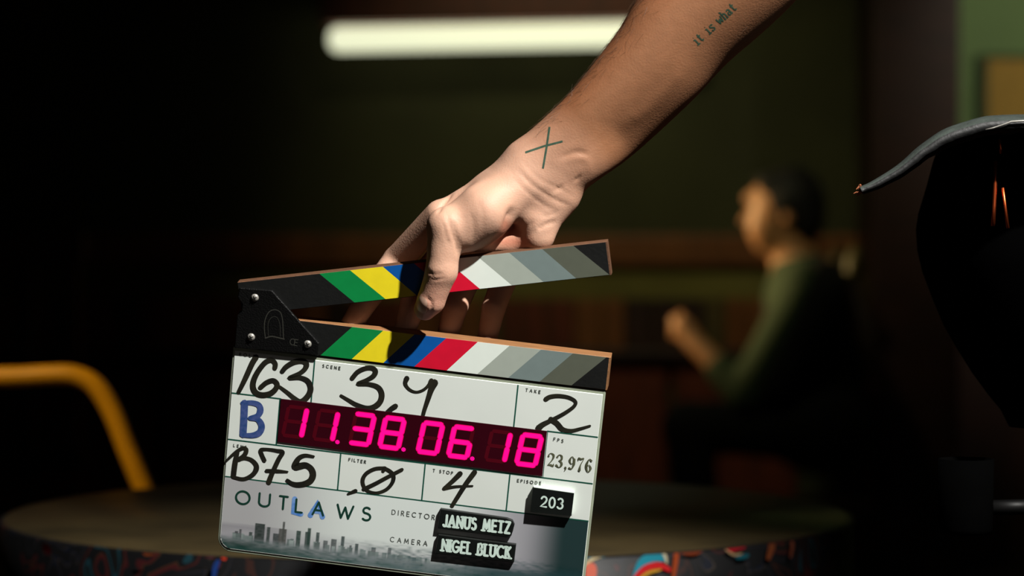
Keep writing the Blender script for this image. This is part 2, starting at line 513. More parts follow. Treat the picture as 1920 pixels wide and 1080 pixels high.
# fluorescent wall lamp
a = at(617, 75, 8.75); b2 = at(1310, 62, 8.75)
lamp = empty('wall_lamp', (0, 0, 0)); lamp.location = (a + b2) / 2
lamp.rotation_euler = (0, -math.atan2(b2.z - a.z, b2.x - a.x), 0)
tag(lamp, 'long glowing tube lamp with a dark brown wooden cover on the dark wall', 'lamp')
L = (b2 - a).length
bm = bmesh.new()
bmesh.ops.create_cube(bm, size=1)
for v in bm.verts: v.co = Vector((v.co.x * L, v.co.y * 0.10, v.co.z * 0.077 - 0.0))
bmesh.ops.bevel(bm, geom=list(bm.edges), offset=0.03, segments=5, affect='EDGES', profile=0.5)
bmobj('diffuser', bm, M['diffuser'], lamp, smooth=True)
box('lamp_cover', (-L / 2 - 0.02, -0.07, 0.045), (L / 2 + 0.02, 0.10, 0.15), M['red_wood'], lamp, bevel=0.008)
for sx in (-1, 1):
    box('bracket', (sx * L * 0.4 - 0.02, 0.09, 0.05), (sx * L * 0.4 + 0.02, 0.26, 0.12), M['dark_wood'], lamp, bevel=0.003)

# left: dark wooden slatted partition
D = 7.4
pt = empty('slatted_partition', (at(40, 540, D).x, at(40, 540, D).y, 0))
tag(pt, 'dark reddish wooden partition with upright posts at far left behind the yellow chair', 'partition')
px_m = D / F
def bxp(name, x0, x1, y0, y1, dep, m_):
    c = at(x0, y1, D); d_ = at(x1, y0, D)
    box(name, (c.x - pt.location.x, -dep, c.z), (d_.x - pt.location.x, dep, d_.z), m_, pt, bevel=0.006)
bxp('top_rail', -330, 160, 436, 492, 0.035, M['red_wood'])
bxp('lower_rail', -330, 160, 840, 880, 0.03, M['dark_wood'])
for xx, mm in ((126, 'red_wood'), (40, 'dark_wood'), (-50, 'red_wood'), (-140, 'dark_wood'), (-230, 'red_wood'), (-320, 'dark_wood')):
    c = at(xx, 492, D); d_ = at(xx + 24, 492, D)
    box('post', (c.x - pt.location.x, -0.02, 0), (d_.x - pt.location.x, 0.02, c.z), M[mm], pt, bevel=0.004)

# ================================================================== round table with printed rim
TD = 2.97
tc_ = at(802, 960, TD); TR = 0.455
tb = empty('round_table', (tc_.x, tc_.y, 0))
tag(tb, 'round table with brown top and a black rim printed with colourful swirls', 'table')
tz = tc_.z
lathe('tabletop', [(TR - 0.01, tz - 0.03), (TR - 0.002, tz - 0.028), (TR, tz - 0.022), (TR, tz - 0.005), (TR - 0.004, tz), (0.0, tz)], M['tabletop'], tb, n=128)
rimo = lathe('printed_rim', [(TR - 0.004, tz - 0.155), (TR + 0.003, tz - 0.155), (TR + 0.003, tz - 0.003), (TR - 0.001, tz - 0.001)], rim_material(), tb, n=128)
for p in rimo.data.polygons: pass
lathe('pedestal', [(0.26, 0.0), (0.26, 0.012), (0.05, 0.04), (0.035, 0.08), (0.035, tz - 0.06), (0.12, tz - 0.031)], M['pedestal'], tb, n=40)


def rim_pt(px, py, off=0.0045):
    """point of the drum side seen at px,py; returned in table space"""
    d = (at(px, py, 1) - CAM); o = CAM
    R = TR + off
    ox, oy = o.x - tc_.x, o.y - tc_.y
    A = d.x ** 2 + d.y ** 2; B = 2 * (ox * d.x + oy * d.y); C = ox * ox + oy * oy - R * R
    disc = max(B * B - 4 * A * C, 0)
    t = (-B - math.sqrt(disc)) / (2 * A)
    p = o + d * t
    p.z = min(p.z, tz - 0.001)
    return Vector((p.x - tc_.x, p.y - tc_.y, p.z))


def swirl(cname, rgb, pts, width):
    """flat brush stroke of the rim's print"""
    P = catmull(pts, 6); vs = []; fs = []
    n = len(P)
    for i, p in enumerate(P):
        t = P[min(i + 1, n - 1)] - P[max(i - 1, 0)]; t = t / (np.linalg.norm(t) + 1e-9)
        nn = np.array((-t[1], t[0])); w_ = width * (0.25 + 0.75 * math.sin(PI * min(1, max(0.05, (i + 0.5) / n))) ** 0.5)
        swirl.k += 0.00002
        for s_ in (-0.5, 0.5):
            q = p + nn * w_ * s_; vs.append(rim_pt(q[0], q[1], 0.0040 + swirl.k))
    for i in range(n - 1): fs.append((2 * i, 2 * i + 1, 2 * i + 3, 2 * i + 2))
    mesh('printed_swirl', vs, fs, mat(cname, rgb, 0.5), tb)
swirl.k = 0.0
swirl('cyan_print', (40, 150, 170), [(1096, 1042), (1120, 1040), (1150, 1036)], 14)
swirl('cream_print', (190, 170, 130), [(1090, 1064), (1112, 1048), (1140, 1038), (1176, 1033)], 7)
swirl('salmon_print', (200, 100, 80), [(1106, 1056), (1108, 1070), (1106, 1095)], 22)
swirl('teal_print', (30, 130, 150), [(1190, 1085), (1205, 1056), (1225, 1044), (1248, 1048)], 20)
swirl('ivory_print', (190, 180, 150), [(1212, 1030), (1232, 1030), (1246, 1040), (1250, 1056)], 6)
swirl('crimson_print', (190, 24, 28), [(1188, 1086), (1210, 1066), (1236, 1060), (1258, 1070)], 13)
swirl('gold_print', (190, 140, 40), [(1196, 1088), (1216, 1074), (1240, 1068)], 6)
swirl('rust_print', (150, 62, 24), [(1268, 1022), (1268, 1045), (1262, 1085)], 10)
swirl('rust_print', (120, 50, 22), [(1276, 1030), (1300, 1026), (1318, 1024)], 30)
swirl('amber_print', (190, 110, 40), [(1300, 1019), (1318, 1017), (1334, 1016)], 5)
swirl('scarlet_print', (170, 20, 34), [(1366, 1030), (1384, 1020), (1398, 1022)], 22)
swirl('ivory_print', (170, 140, 100), [(1360, 1030), (1376, 1040), (1392, 1038)], 4)
swirl('sea_print', (20, 84, 96), [(1380, 1046), (1394, 1044), (1404, 1040)], 8)
swirl('rust_print', (120, 60, 30), [(1440, 1008), (1448, 1020), (1440, 1050)], 12)
swirl('sky_print', (130, 170, 180), [(1500, 990), (1514, 988), (1524, 996)], 12)
swirl('rust_print', (120, 60, 40), [(1480, 1000), (1486, 1020), (1482, 1046)], 6)
swirl('pink_print', (214, 74, 66), [(62, 995), (76, 1001), (94, 1006)], 8)
swirl('wine_print', (120, 24, 34), [(82, 1020), (88, 1030), (92, 1040)], 14)
swirl('cobalt_print', (26, 60, 130), [(400, 1085), (404, 1064), (410, 1050)], 10)
swirl('scarlet_print', (220, 60, 30), [(415, 1042), (419, 1046), (424, 1049)], 7)
swirl('wine_print', (110, 26, 36), [(376, 1040), (392, 1042), (404, 1044)], 8)
swirl('rust_print', (130, 60, 24), [(268, 1034), (276, 1040), (300, 1034)], 6)

# ================================================================== yellow tube chair
CD = 3.62
def cpt(px, py, dd=0.0):
    p = at(px, py, CD); return Vector((p.x, p.y + dd, p.z))
ch = empty('tube_chair', (-0.66, CD + 0.05, 0))
tag(ch, 'chair with bent yellow metal tube back behind the round table at left', 'chair')
def rel(p): return Vector(p) - ch.location
top = [cpt(330, 1060), cpt(297, 980), cpt(265, 905), cpt(238, 840), cpt(212, 775), cpt(180, 725), cpt(140, 704), cpt(90, 703), cpt(30, 706), cpt(-60, 707), cpt(-130, 707)]
left_ = [cpt(-190, 720), cpt(-225, 775), cpt(-250, 850), cpt(-280, 930), cpt(-330, 1060)]
pts = catmull([tuple(rel(p)) for p in top + left_], 5)
tube('back_frame', [Vector(p) for p in pts], 0.0135, M['brass'], ch, 12)
cR, cL = rel(cpt(330, 1060)), rel(cpt(-330, 1060))
sz = cR.z
for p, q in (((cR.x, cR.y, sz), (cR.x + 0.02, cR.y + 0.05, 0)), ((cL.x, cL.y, sz), (cL.x - 0.02, cL.y + 0.05, 0)),
             ((cR.x, cR.y - 0.0, sz - 0.13), (cR.x, cR.y + 0.45, 0)), ((cL.x, cL.y - 0.0, sz - 0.13), (cL.x, cL.y + 0.45, 0))):
    tube('leg', [Vector(p), (Vector(p) + Vector(q)) / 2, Vector(q)], 0.0125, M['brass'], ch, 10)
box('seat', (cL.x + 0.01, cR.y - 0.01, sz - 0.16), (cR.x - 0.01, cR.y + 0.44, sz - 0.11), M['chairseat'], ch, bevel=0.02, seg=4)

# ================================================================== clapper slate
rv = np.array([0.22239125, 0.07988654, 0.10908856]); TV = np.array([-0.20820138, 0.04386148, 2.04572455])
th = np.linalg.norm(rv); k_ = rv / th
K = np.array([[0, -k_[2], k_[1]], [k_[2], 0, -k_[0]], [-k_[1], k_[0], 0]])
RS = np.eye(3) + math.sin(th) * K + (1 - math.cos(th)) * K @ K
W, H = 0.280, 0.1604
V1, V2, V3 = 0.0355, 0.0717, 0.1010


def cam2world(q):
    return CAM + RIGHT * q[0] - UP * q[1] + FWD * q[2]


ex = RIGHT * RS[0, 0] - UP * RS[1, 0] + FWD * RS[2, 0]
ey = -(RIGHT * RS[0, 1] - UP * RS[1, 1] + FWD * RS[2, 1])
ez = -(RIGHT * RS[0, 2] - UP * RS[1, 2] + FWD * RS[2, 2])
org = cam2world(RS @ np.array([0, H, 0]) + TV)
slate = empty('clapper_slate')
slate.matrix_world = Matrix(((ex.x, ey.x, ez.x, org.x), (ex.y, ey.y, ez.y, org.y), (ex.z, ey.z, ez.z, org.z), (0, 0, 0, 1)))
tag(slate, 'film clapper slate with white writing face, magenta digital readout and striped open clapsticks', 'clapperboard')
SM = slate.matrix_world.copy()
SI = SM.inverted()


def S(px, py, z=0.0):
    """slate coordinates (metres, x right, y up from the lower left corner) of the face point read at px,py"""
    o = SI @ CAM; d = (SI @ at(px, py, 1)) - o
    t = (z - o.z) / d.z
    p = o + d * t
    return (p.x, p.y)


def poly(name, pts, z0, z1, m, parent, bevel=0.0, smooth=False):
    """prism over a polygon in the slate's plane"""
    bm = bmesh.new()
    vs = [bm.verts.new((p[0], p[1], z0)) for p in pts]
    f = bm.faces.new(vs)
    r = bmesh.ops.extrude_face_region(bm, geom=[f])
    for v in [g for g in r['geom'] if isinstance(g, bmesh.types.BMVert)]: v.co.z = z1
    if bevel:
        bm.edges.ensure_lookup_table()
        es = [e for e in bm.edges if all(abs(v.co.z - z1) < 1e-7 for v in e.verts)]
        bmesh.ops.bevel(bm, geom=es, offset=bevel, segments=2, affect='EDGES', profile=0.5)
    return bmobj(name, bm, m, parent, smooth)


def ribbon_data(pts, width, z, closed=False, n=6, cap=True, smoothc=True, vs=None, fs=None):
    P = catmull(pts, n, closed) if smoothc and len(pts) > 2 else [np.array(p, float) for p in pts]
    vs = [] if vs is None else vs; fs = [] if fs is None else fs
    m = len(P); base = len(vs); z = z + len(vs) * 2.5e-7
    Ws = width if hasattr(width, '__len__') else [width, width]
    for i, p in enumerate(P):
        p = p[:2]
        if closed: t = P[(i + 1) % m][:2] - P[i - 1][:2]
        else: t = P[min(i + 1, m - 1)][:2] - P[max(i - 1, 0)][:2]
        t = t / (np.linalg.norm(t) + 1e-12); nn = np.array((-t[1], t[0]))
        f = i / max(1, m - 1) * (len(Ws) - 1); j = min(int(f), len(Ws) - 2); w_ = Ws[j] + (Ws[j + 1] - Ws[j]) * (f - j)
        vs.append((*(p + nn * w_ / 2), z)); vs.append((*(p - nn * w_ / 2), z))
    for i in range(m - 1 + (1 if closed else 0)):
        j = (i + 1) % m
        fs.append((base + 2 * i, base + 2 * i + 1, base + 2 * j + 1, base + 2 * j))
    if cap and not closed:
        for e, w_ in ((0, Ws[0]), (m - 1, Ws[-1])):
            c = P[e][:2]; b0 = len(vs)
            for a_ in range(8): vs.append((c[0] + w_ / 2 * math.cos(a_ * PI / 4), c[1] + w_ / 2 * math.sin(a_ * PI / 4), z + (3e-6 if e == 0 else 5e-6)))
            fs.append(tuple(range(b0, b0 + 8)))
    return vs, fs


def stroke_obj(name, strokes, m, parent, z, smoothc=True):
    """strokes: list of (points in slate metres, widths)"""
    vs, fs = [], []
    for i, (p, w_) in enumerate(strokes):
        ribbon_data(p, w_, z + i * 0.00001, vs=vs, fs=fs, smoothc=smoothc)
    return mesh(name, vs, fs, m, parent)


def rounded(x0, y0, x1, y1, r, corners=(1, 1, 1, 1), n=6):
    out = []
    for (cx, cy, a0, on, ex_, ey_) in ((x0 + r, y0 + r, PI, corners[0], x0, y0), (x1 - r, y0 + r, 1.5 * PI, corners[1], x1, y0),
                                      (x1 - r, y1 - r, 0, corners[2], x1, y1), (x0 + r, y1 - r, 0.5 * PI, corners[3], x0, y1)):
        if on:
            for k in range(n + 1):
                a_ = a0 + k * PI / 2 / n; out.append((cx + r * math.cos(a_), cy + r * math.sin(a_)))
        else: out.append((ex_, ey_))
    return out


poly('back_case', rounded(0.004, 0.004, W - 0.004, H + 0.001, 0.008, (1, 1, 0, 0)), -0.026, -0.0045, M['black'], slate, bevel=0.001)
poly('edge_band', rounded(0.0, 0.0, W, H, 0.011, (1, 1, 0, 0)), -0.0045, -0.0006, M['rim'], slate, bevel=0.0007)
poly('face_panel', rounded(0.0016, 0.0026, W - 0.0018, H - 0.0026, 0.0095, (1, 1, 0, 0)), -0.003, 0.0, M['white'], slate, bevel=0.0003)

# ---- city photograph printed along the lower face
nx, ny = 330, 90
px0, px1 = 0.0022, W - 0.0022; py0, py1 = 0.0033, H - V3
gx, gy = np.meshgrid(np.linspace(px0, px1, nx), np.linspace(py0, py1, ny))
def vnoise(shape, cell, seed):
    r = np.random.default_rng(seed)
    h_, w_ = shape; gh, gw = int(h_ / cell[0]) + 2, int(w_ / cell[1]) + 2
    g = r.random((gh, gw)); yy = np.arange(h_) / cell[0]; xx = np.arange(w_) / cell[1]
    y0_, x0_ = yy.astype(int), xx.astype(int); fy, fx = (yy - y0_)[:, None], (xx - x0_)[None]
    return (g[y0_][:, x0_] * (1 - fy) * (1 - fx) + g[y0_ + 1][:, x0_] * fy * (1 - fx) + g[y0_][:, x0_ + 1] * (1 - fy) * fx + g[y0_ + 1][:, x0_ + 1] * fy * fx)
def mixc(c, col, f): return c + (np.array(lin(col)) - c) * np.clip(f, 0, 1)[..., None]
sstep = lambda a_, b_, t: np.clip((t - a_) / (b_ - a_), 0, 1) ** 2 * (3 - 2 * np.clip((t - a_) / (b_ - a_), 0, 1))
c = np.zeros((ny, nx, 3)) + np.array(lin((214, 222, 218)))
c = mixc(c, (168, 168, 170), 1 - sstep(0.02, 0.11, gx))
c = mixc(c, (150, 148, 156), sstep(0.165, 0.23, gx) * 0.9)
HZ = 0.0140       # height of the city's horizon on the face
c = mixc(c, (150, 148, 156), sstep(HZ + 0.012, HZ - 0.001, gy) * 0.55 * (gx < 0.30))
haze = vnoise((ny, nx), (7, 26), 1)
c = mixc(c, (120, 118, 126), (gy < HZ + 0.010) * (haze - 0.35) * (1 - sstep(0.02, 0.09, gx)))
def bld(x0_, x1_, ytop, col, spire=False):
    a0 = S(x0_, ytop)[0]; a1 = S(x1_, ytop)[0]; yt = S((x0_ + x1_) / 2, ytop)[1]
    msk = ((gx > a0) & (gx < a1) & (gy < yt) & (gy > HZ - 0.004)).astype(float)
    tex = 0.86 + 0.14 * vnoise((ny, nx), (2, 2), int(x0_))
    global c
    c = mixc(c, col, msk * tex)
for b_ in ((479, 497, 982, (62, 76, 72)), (501, 508, 988, (78, 92, 88)), (513, 524, 1000, (88, 98, 98)), (524, 538, 991, (112, 112, 108)), (531, 535, 978, (104, 108, 104)),
           (557, 565, 996, (70, 96, 88)), (572, 584, 997, (84, 104, 98)), (577, 584, 991, (64, 92, 84)), (593, 600, 999, (84, 104, 100)), (607, 614, 1014, (120, 130, 130)),
           (622, 632, 1011, (124, 132, 132)), (640, 647, 1006, (92, 108, 106)), (655, 660, 1022, (120, 126, 128)), (667, 673, 1020, (104, 118, 116)), (697, 704, 1026, (140, 146, 148)), (727, 734, 1027, (140, 146, 148)),
           (440, 446, 996, (84, 90, 92)), (450, 454, 992, (100, 104, 106)), (467, 473, 998, (80, 96, 92))):
    bld(b_[0], b_[1], b_[2], tuple(int(v * 0.72) for v in b_[3]))
n1 = vnoise((ny, nx), (1.6, 4), 5); n2 = vnoise((ny, nx), (4, 10), 9)
grd = sstep(HZ + 0.001, HZ - 0.005, gy)
rb = np.random.default_rng(3)
for k in range(90):
    xx = rb.uniform(435, 800); bh = rb.uniform(2, 9) * math.exp(-abs(xx - 560) / 220); bw = rb.uniform(3, 9)
    yb_ = 1010 + (xx - 490) * 0.128; gr_ = int(rb.uniform(90, 160))
    bld(xx, xx + bw, yb_ - bh, (gr_ - 8, gr_ + 4, gr_ + 2)) if not any(q_[0] < xx + bw and q_[1] > xx for q_ in ((479, 497), (501, 508), (513, 538), (557, 584))) else None
gcol = np.clip(n1 * 0.7 + n2 * 0.5 - 0.1, 0, 1)
gc = np.array(lin((44, 76, 72))) + (np.array(lin((158, 162, 166))) - np.array(lin((44, 76, 72)))) * gcol[..., None]
c = c + (gc - c) * grd[..., None]
c = mixc(c, (24, 48, 42), sstep(0.12, 0.0, gx) * sstep(HZ + 0.001, HZ - 0.010, gy) * (0.75 + 0.5 * n2))
c = mixc(c, (44, 82, 78), sstep(0.010, 0.002, gy) * 0.5)
c = mixc(c, (62, 88, 90), sstep(0.07, 0.15, gx) * sstep(0.025, 0.019, gy) * np.clip(n1 * 1.3 - 0.3, 0, 1) * 0.8)
c = mixc(c, (12, 44, 44), sstep(0.225, 0.262, gx) * 0.97)
c = mixc(c, (30, 62, 66), sstep(0.165, 0.215, gx) * sstep(0.022, 0.010, gy) * 0.8)
V = np.stack([gx.ravel(), gy.ravel(), np.full(nx * ny, 0.00006)], 1)
ii = np.arange((ny - 1) * nx).reshape(ny - 1, nx)[:, :-1].ravel()
Q = np.stack([ii, ii + 1, ii + nx + 1, ii + nx], 1)
# trim the print's lower corners to the rounded panel
cx_, cy_ = V[:, 0], V[:, 1]
rr = 0.0100
bad = ((cx_ < 0.0016 + rr) & (cy_ < 0.0022 + rr) & (np.hypot(cx_ - 0.0016 - rr, cy_ - 0.0022 - rr) > rr - 0.0003)) | \
      ((cx_ > W - 0.0018 - rr) & (cy_ < 0.0022 + rr) & (np.hypot(cx_ - W + 0.0018 + rr, cy_ - 0.0022 - rr) > rr - 0.0003))
Q = Q[~bad[Q].any(1)]
pm = mat('city_print', (200, 200, 200), 0.42, attr='tint', spec=0.4)
quadmesh('city_print', V, Q, pm, slate, colors=c.reshape(-1, 3))

# ---- clapsticks
SH = 0.0252


CH = 0.0004


def stick(name, M4, x0, x1, parent, thick=0.014, m=None):
    """raw wood bar with chamfered front edges; local x along the bar, y across, z forward"""
    bm = bmesh.new(); ch_ = CH
    prof = [(0, -thick), (0, 0), (SH - ch_, 0), (SH, -ch_), (SH, -thick)]
    def ring(xx, cut):
        return [bm.verts.new(M4 @ Vector((xx - (cut if z_ > -ch_ / 2 else 0), y_, z_))) for y_, z_ in prof]
    r0 = ring(x0, 0); r1 = ring(x1, 0.0004)
    for i in range(len(prof)):
        j = (i + 1) % len(prof); bm.faces.new((r0[i], r0[j], r1[j], r1[i]))
    bm.faces.new(r0[::-1]); bm.faces.new(r1)
    return bmobj(name, bm, m or M['rawwood'], parent)


def stripes(M4, tops, bots, x0, x1, parent):
    cols = ['black', 'green', 'yellow', 'blue', 'red', 'wht', 'g1', 'g2', 'g3', 'black']
    yb, yt = 0.0004, SH - CH
    T = [x0] + tops + [x1]; B = [x0] + bots + [x1]
    for i, cn in enumerate(cols):
        q = [(B[i], yb), (B[i + 1], yb), (T[i + 1], yt), (T[i], yt)]
        bm = bmesh.new()
        lo = [bm.verts.new(M4 @ Vector((a_, b_, 0.00003))) for a_, b_ in q]
        hi = [bm.verts.new(M4 @ Vector((a_, b_, 0.0003))) for a_, b_ in q]
        bm.faces.new(hi)
        for k in range(4): bm.faces.new((lo[k], lo[(k + 1) % 4], hi[(k + 1) % 4], hi[k]))
        o = bmobj('painted_stripe', bm, M[cn], parent)
        o['label'] = {'wht': 'white', 'g1': 'light grey', 'g2': 'mid grey', 'g3': 'dark grey'}.get(cn, cn) + ' painted stripe'


ML = Matrix.Translation((0, H + 0.0012, 0))
tl = [(657.5, 615.5), (716, 622), (775, 629), (834, 636.5), (892.5, 644), (952, 651), (1011, 658.5), (1070, 666), (1133, 673)]
bl = [(599, 668), (657.5, 675), (717, 682), (775, 689), (836, 696), (893, 703), (951, 710), (1010, 717), (1069, 724.5)]
ls = stick('lower_clapstick', ML, 0.002, 0.2812, slate)
def xs_at(pairs_t, pairs_b, inv):
    T, B = [], []
    yb, yt = 0.0004, SH - CH
    for a_, b_ in zip(pairs_t, pairs_b):
        p = inv @ Vector((*S(*a_), 0)); q = inv @ Vector((*S(*b_), 0))
        s_ = (p.x - q.x) / (p.y - q.y)
        T.append(p.x + s_ * (yt - p.y)); B.append(q.x + s_ * (yb - q.y))
    return T, B
T, B = xs_at(tl, bl, ML.inverted())
stripes(ML, T[:8] + [min(T[8], 0.2795)], B, 0.002, 0.2797, ls)
# upper bar, swung open about the hinge
pb = S(660, 568.5); pr = S(1147, 515.5)
ang = math.atan2(pr[1] - pb[1], pr[0] - pb[0])
p0 = Vector((pb[0], pb[1], 0))
xlen = (Vector((pr[0], pr[1], 0)) - p0).length
back = Vector((math.cos(ang), math.sin(ang), 0))
o_ = p0 - back * (p0.x - 0.0055) / math.cos(ang)
MU = Matrix.Translation(o_) @ Matrix.Rotation(ang, 4, 'Z')
xend = (MU.inverted() @ Vector((pr[0], pr[1], 0))).x
us = stick('upper_clapstick', MU, 0.0, xend, slate, 0.009, M['darkerwood'])
tu = [(602.5, 516), (660, 509.5), (721, 502.5), (779, 496), (838, 489), (897.5, 482.5), (957.5, 476), (1019, 469), (1077.5, 462.5)]
bu = [(666, 568), (724, 561.5), (783, 555), (842, 549), (901, 542.5), (961, 536), (1020, 529.5), (1081, 522.5), (1144, 516)]
T, B = xs_at(tu, bu, MU.inverted())
stripes(MU, T, B[:8] + [min(B[8], xend - 0.0017)], 0.0, xend - 0.0015, us)

# ---- hinge plate
hp = poly('hinge_plate', [S(*p) for p in [(451, 538), (511, 543), (599, 642), (598, 665), (441, 650.5), (446, 590), (454, 583), (456, 569), (447, 556)][::-1]],
          0.0005, 0.0030, M['plate'], slate, bevel=0.0006)
for (sx, sy) in ((478, 558), (471, 632), (577, 645)):
    q = S(sx, sy, 0.003)
    sc_ = lathe('screw', [(0.0029, 0.0), (0.0029, 0.0004), (0.0024, 0.0012), (0.0014, 0.0017), (0.0, 0.0019)], M['steel'], hp, n=24)
    sc_.location = (q[0], q[1], 0.0030)
    x_ = empty('_tmp'); bpy.data.objects.remove(x_)
    vs, fs = [], []
    for a_ in (0.5, 0.5 + PI / 2):
        d_ = np.array((math.cos(a_), math.sin(a_))) * 0.0015
        ribbon_data([(q[0] - d_[0], q[1] - d_[1]), (q[0] + d_[0], q[1] + d_[1])], 0.0006, 0.00492, vs=vs, fs=fs)
    mesh('screw_slot', vs, fs, M['black'], hp)
em = [(499, 632), (497, 612), (499, 596), (506, 583), (517, 579), (527, 584), (531, 597), (532, 615), (533, 633)]
stroke_obj('arched_emblem', [([S(*p) for p in em], 0.0006), ([S(*p) for p in [(499, 632), (510, 629), (522, 631), (534, 634)]], 0.0009),
                             ([S(*p) for p in [(505, 628), (504, 606), (510, 594), (520, 593), (526, 606), (527, 629)]], 0.0003)], M['dullsteel'], hp, 0.00306)

# ---- printed lines
def line(p, q, w_=0.0010, z=0.00012):
    a_ = np.array(p); b_ = np.array(q)
    vs, fs = ribbon_data([a_, b_], w_, z, cap=False, smoothc=False)
    mesh('divider_line', vs, fs, M['line'], slate)
yA, yB, yC = H - V1, H - V2, H - V3
LX0, LX1 = 0.0395, 0.2400
line((0.002, yA), (LX0, yA)); line((LX1, yA), (W - 0.002, yA))
line((0.002, yB), (W - 0.002, yB)); line((0.002, yC), (W - 0.002, yC))
line((LX0 - 0.0008, yA), (LX0 - 0.0008, yB)); line((LX1 + 0.0005, yA), (LX1 + 0.0005, yB), 0.0005)
line((S(588, 700)[0], H - 0.0028), (S(588, 700)[0], yA)); line((S(967.5, 760)[0], H - 0.0028), (S(967.5, 760)[0], yA))
for q in ((636, 885), (794, 905), (952, 930)):
    xx = S(*q)[0]; line((xx, yB), (xx, yC))

# ---- stroke font (unit cap height)
def arc(cx, cy, rx, ry, a0, a1, n=10):
    return [(cx + rx * math.cos(math.radians(a0 + (a1 - a0) * i / n)), cy + ry * math.sin(math.radians(a0 + (a1 - a0) * i / n))) for i in range(n + 1)]
G = {
    'A': (0.76, [[(0, 0), (0.38, 1), (0.76, 0)], [(0.15, 0.36), (0.61, 0.36)]]),
    'B': (0.56, [[(0, 0), (0, 1), (0.25, 1)] + arc(0.25, 0.76, 0.24, 0.24, 90, -90) + [(0, 0.52), (0.27, 0.52)] + arc(0.27, 0.26, 0.28, 0.26, 90, -90) + [(0, 0)]]),
    'C': (0.80, [arc(0.45, 0.5, 0.45, 0.5, 50, 310, 16)]),
    'D': (0.70, [[(0, 0), (0, 1), (0.22, 1)] + arc(0.22, 0.5, 0.48, 0.5, 90, -90, 14) + [(0, 0)]]),
    'E': (0.50, [[(0.5, 1), (0, 1), (0, 0), (0.5, 0)], [(0, 0.52), (0.44, 0.52)]]),
    'F': (0.48, [[(0.48, 1), (0, 1), (0, 0)], [(0, 0.52), (0.42, 0.52)]]),
    'G': (0.84, [arc(0.45, 0.5, 0.45, 0.5, 50, 345, 18) + [(0.88, 0.46), (0.5, 0.46)]]),
    'I': (0.05, [[(0.025, 0), (0.025, 1)]]),
    'J': (0.40, [[(0.40, 1), (0.40, 0.22)] + arc(0.2, 0.22, 0.2, 0.22, 0, -150, 8)]),
    'K': (0.58, [[(0, 0), (0, 1)], [(0.55, 1), (0, 0.42)], [(0.18, 0.58), (0.58, 0)]]),
    'L': (0.46, [[(0, 1), (0, 0), (0.46, 0)]]),
    'M': (0.84, [[(0, 0), (0.1, 1), (0.42, 0.2), (0.74, 1), (0.84, 0)]]),
    'N': (0.68, [[(0, 0), (0, 1), (0.68, 0), (0.68, 1)]]),
    'O': (0.98, [arc(0.49, 0.5, 0.49, 0.5, 90, 450, 28)]),
    'P': (0.50, [[(0, 0), (0, 1), (0.24, 1)] + arc(0.24, 0.74, 0.26, 0.26, 90, -90) + [(0, 0.48)]]),
    'R': (0.54, [[(0, 0), (0, 1), (0.24, 1)] + arc(0.24, 0.75, 0.25, 0.25, 90, -90) + [(0, 0.5)], [(0.22, 0.5), (0.54, 0)]]),
    'S': (0.50, [arc(0.25, 0.76, 0.22, 0.24, 40, 250, 10)[:-1] + arc(0.24, 0.27, 0.26, 0.27, 75, -140, 12)]),
    'T': (0.56, [[(0, 1), (0.56, 1)], [(0.28, 1), (0.28, 0)]]),
    'U': (0.62, [[(0, 1), (0, 0.31)] + arc(0.31, 0.31, 0.31, 0.31, 180, 360, 12) + [(0.62, 1)]]),
    'W': (1.04, [[(0, 1), (0.28, 0), (0.52, 0.85), (0.76, 0), (1.04, 1)]]),
    'Z': (0.56, [[(0.02, 1), (0.56, 1), (0, 0), (0.58, 0)]]),
    ' ': (0.35, []),
    '0': (0.52, [arc(0.26, 0.5, 0.26, 0.5, 90, 450, 22)]),
    '2': (0.54, [arc(0.27, 0.73, 0.25, 0.27, 170, -20, 10) + [(0.40, 0.42), (0, 0), (0.54, 0)]]),
    '3': (0.52, [arc(0.25, 0.76, 0.23, 0.24, 150, -80, 10) + arc(0.25, 0.27, 0.26, 0.27, 80, -150, 12)]),
}


def write(name, text, start, end, cap_, wid, m, parent, z, shear=0.0, slab=0.0, xs=1.0):
    """letters whose centre line runs from start to end (slate metres)"""
    s_ = np.array(start); e_ = np.array(end); L_ = np.linalg.norm(e_ - s_); d_ = (e_ - s_) / L_; n_ = np.array((-d_[1], d_[0]))
    ws = [G[ch_][0] * xs * cap_ for ch_ in text]
    gap = (L_ - sum(ws)) / max(1, len(text) - 1)
    vs, fs = [], []; x_ = 0
    for ch_, w_ in zip(text, ws):
        for st in G[ch_][1]:
            P = [s_ + d_ * (x_ + (p[0] * xs + shear * p[1]) * cap_) + n_ * ((p[1] - 0.5) * cap_) for p in st]
            if len(P) < 8:
                for p1, p2 in zip(P[:-1], P[1:]): ribbon_data([p1, p2], wid, z, vs=vs, fs=fs, smoothc=False)
            else: ribbon_data(P, wid, z, vs=vs, fs=fs, smoothc=False)
            if slab and ch_ != 'J':
                for e1, e2 in ((st[0], st[1]), (st[-1], st[-2])):
                    if abs(e1[1] - round(e1[1])) < 0.02 and abs(e1[0] - e2[0]) < 0.4:
                        c_ = s_ + d_ * (x_ + (e1[0] * xs) * cap_) + n_ * ((e1[1] - 0.5) * cap_)
                        ribbon_data([c_ - d_ * slab, c_ + d_ * slab], wid * 0.8, z, vs=vs, fs=fs, smoothc=False)
        x_ += w_ + gap
    return mesh(name, vs, fs, m, parent)


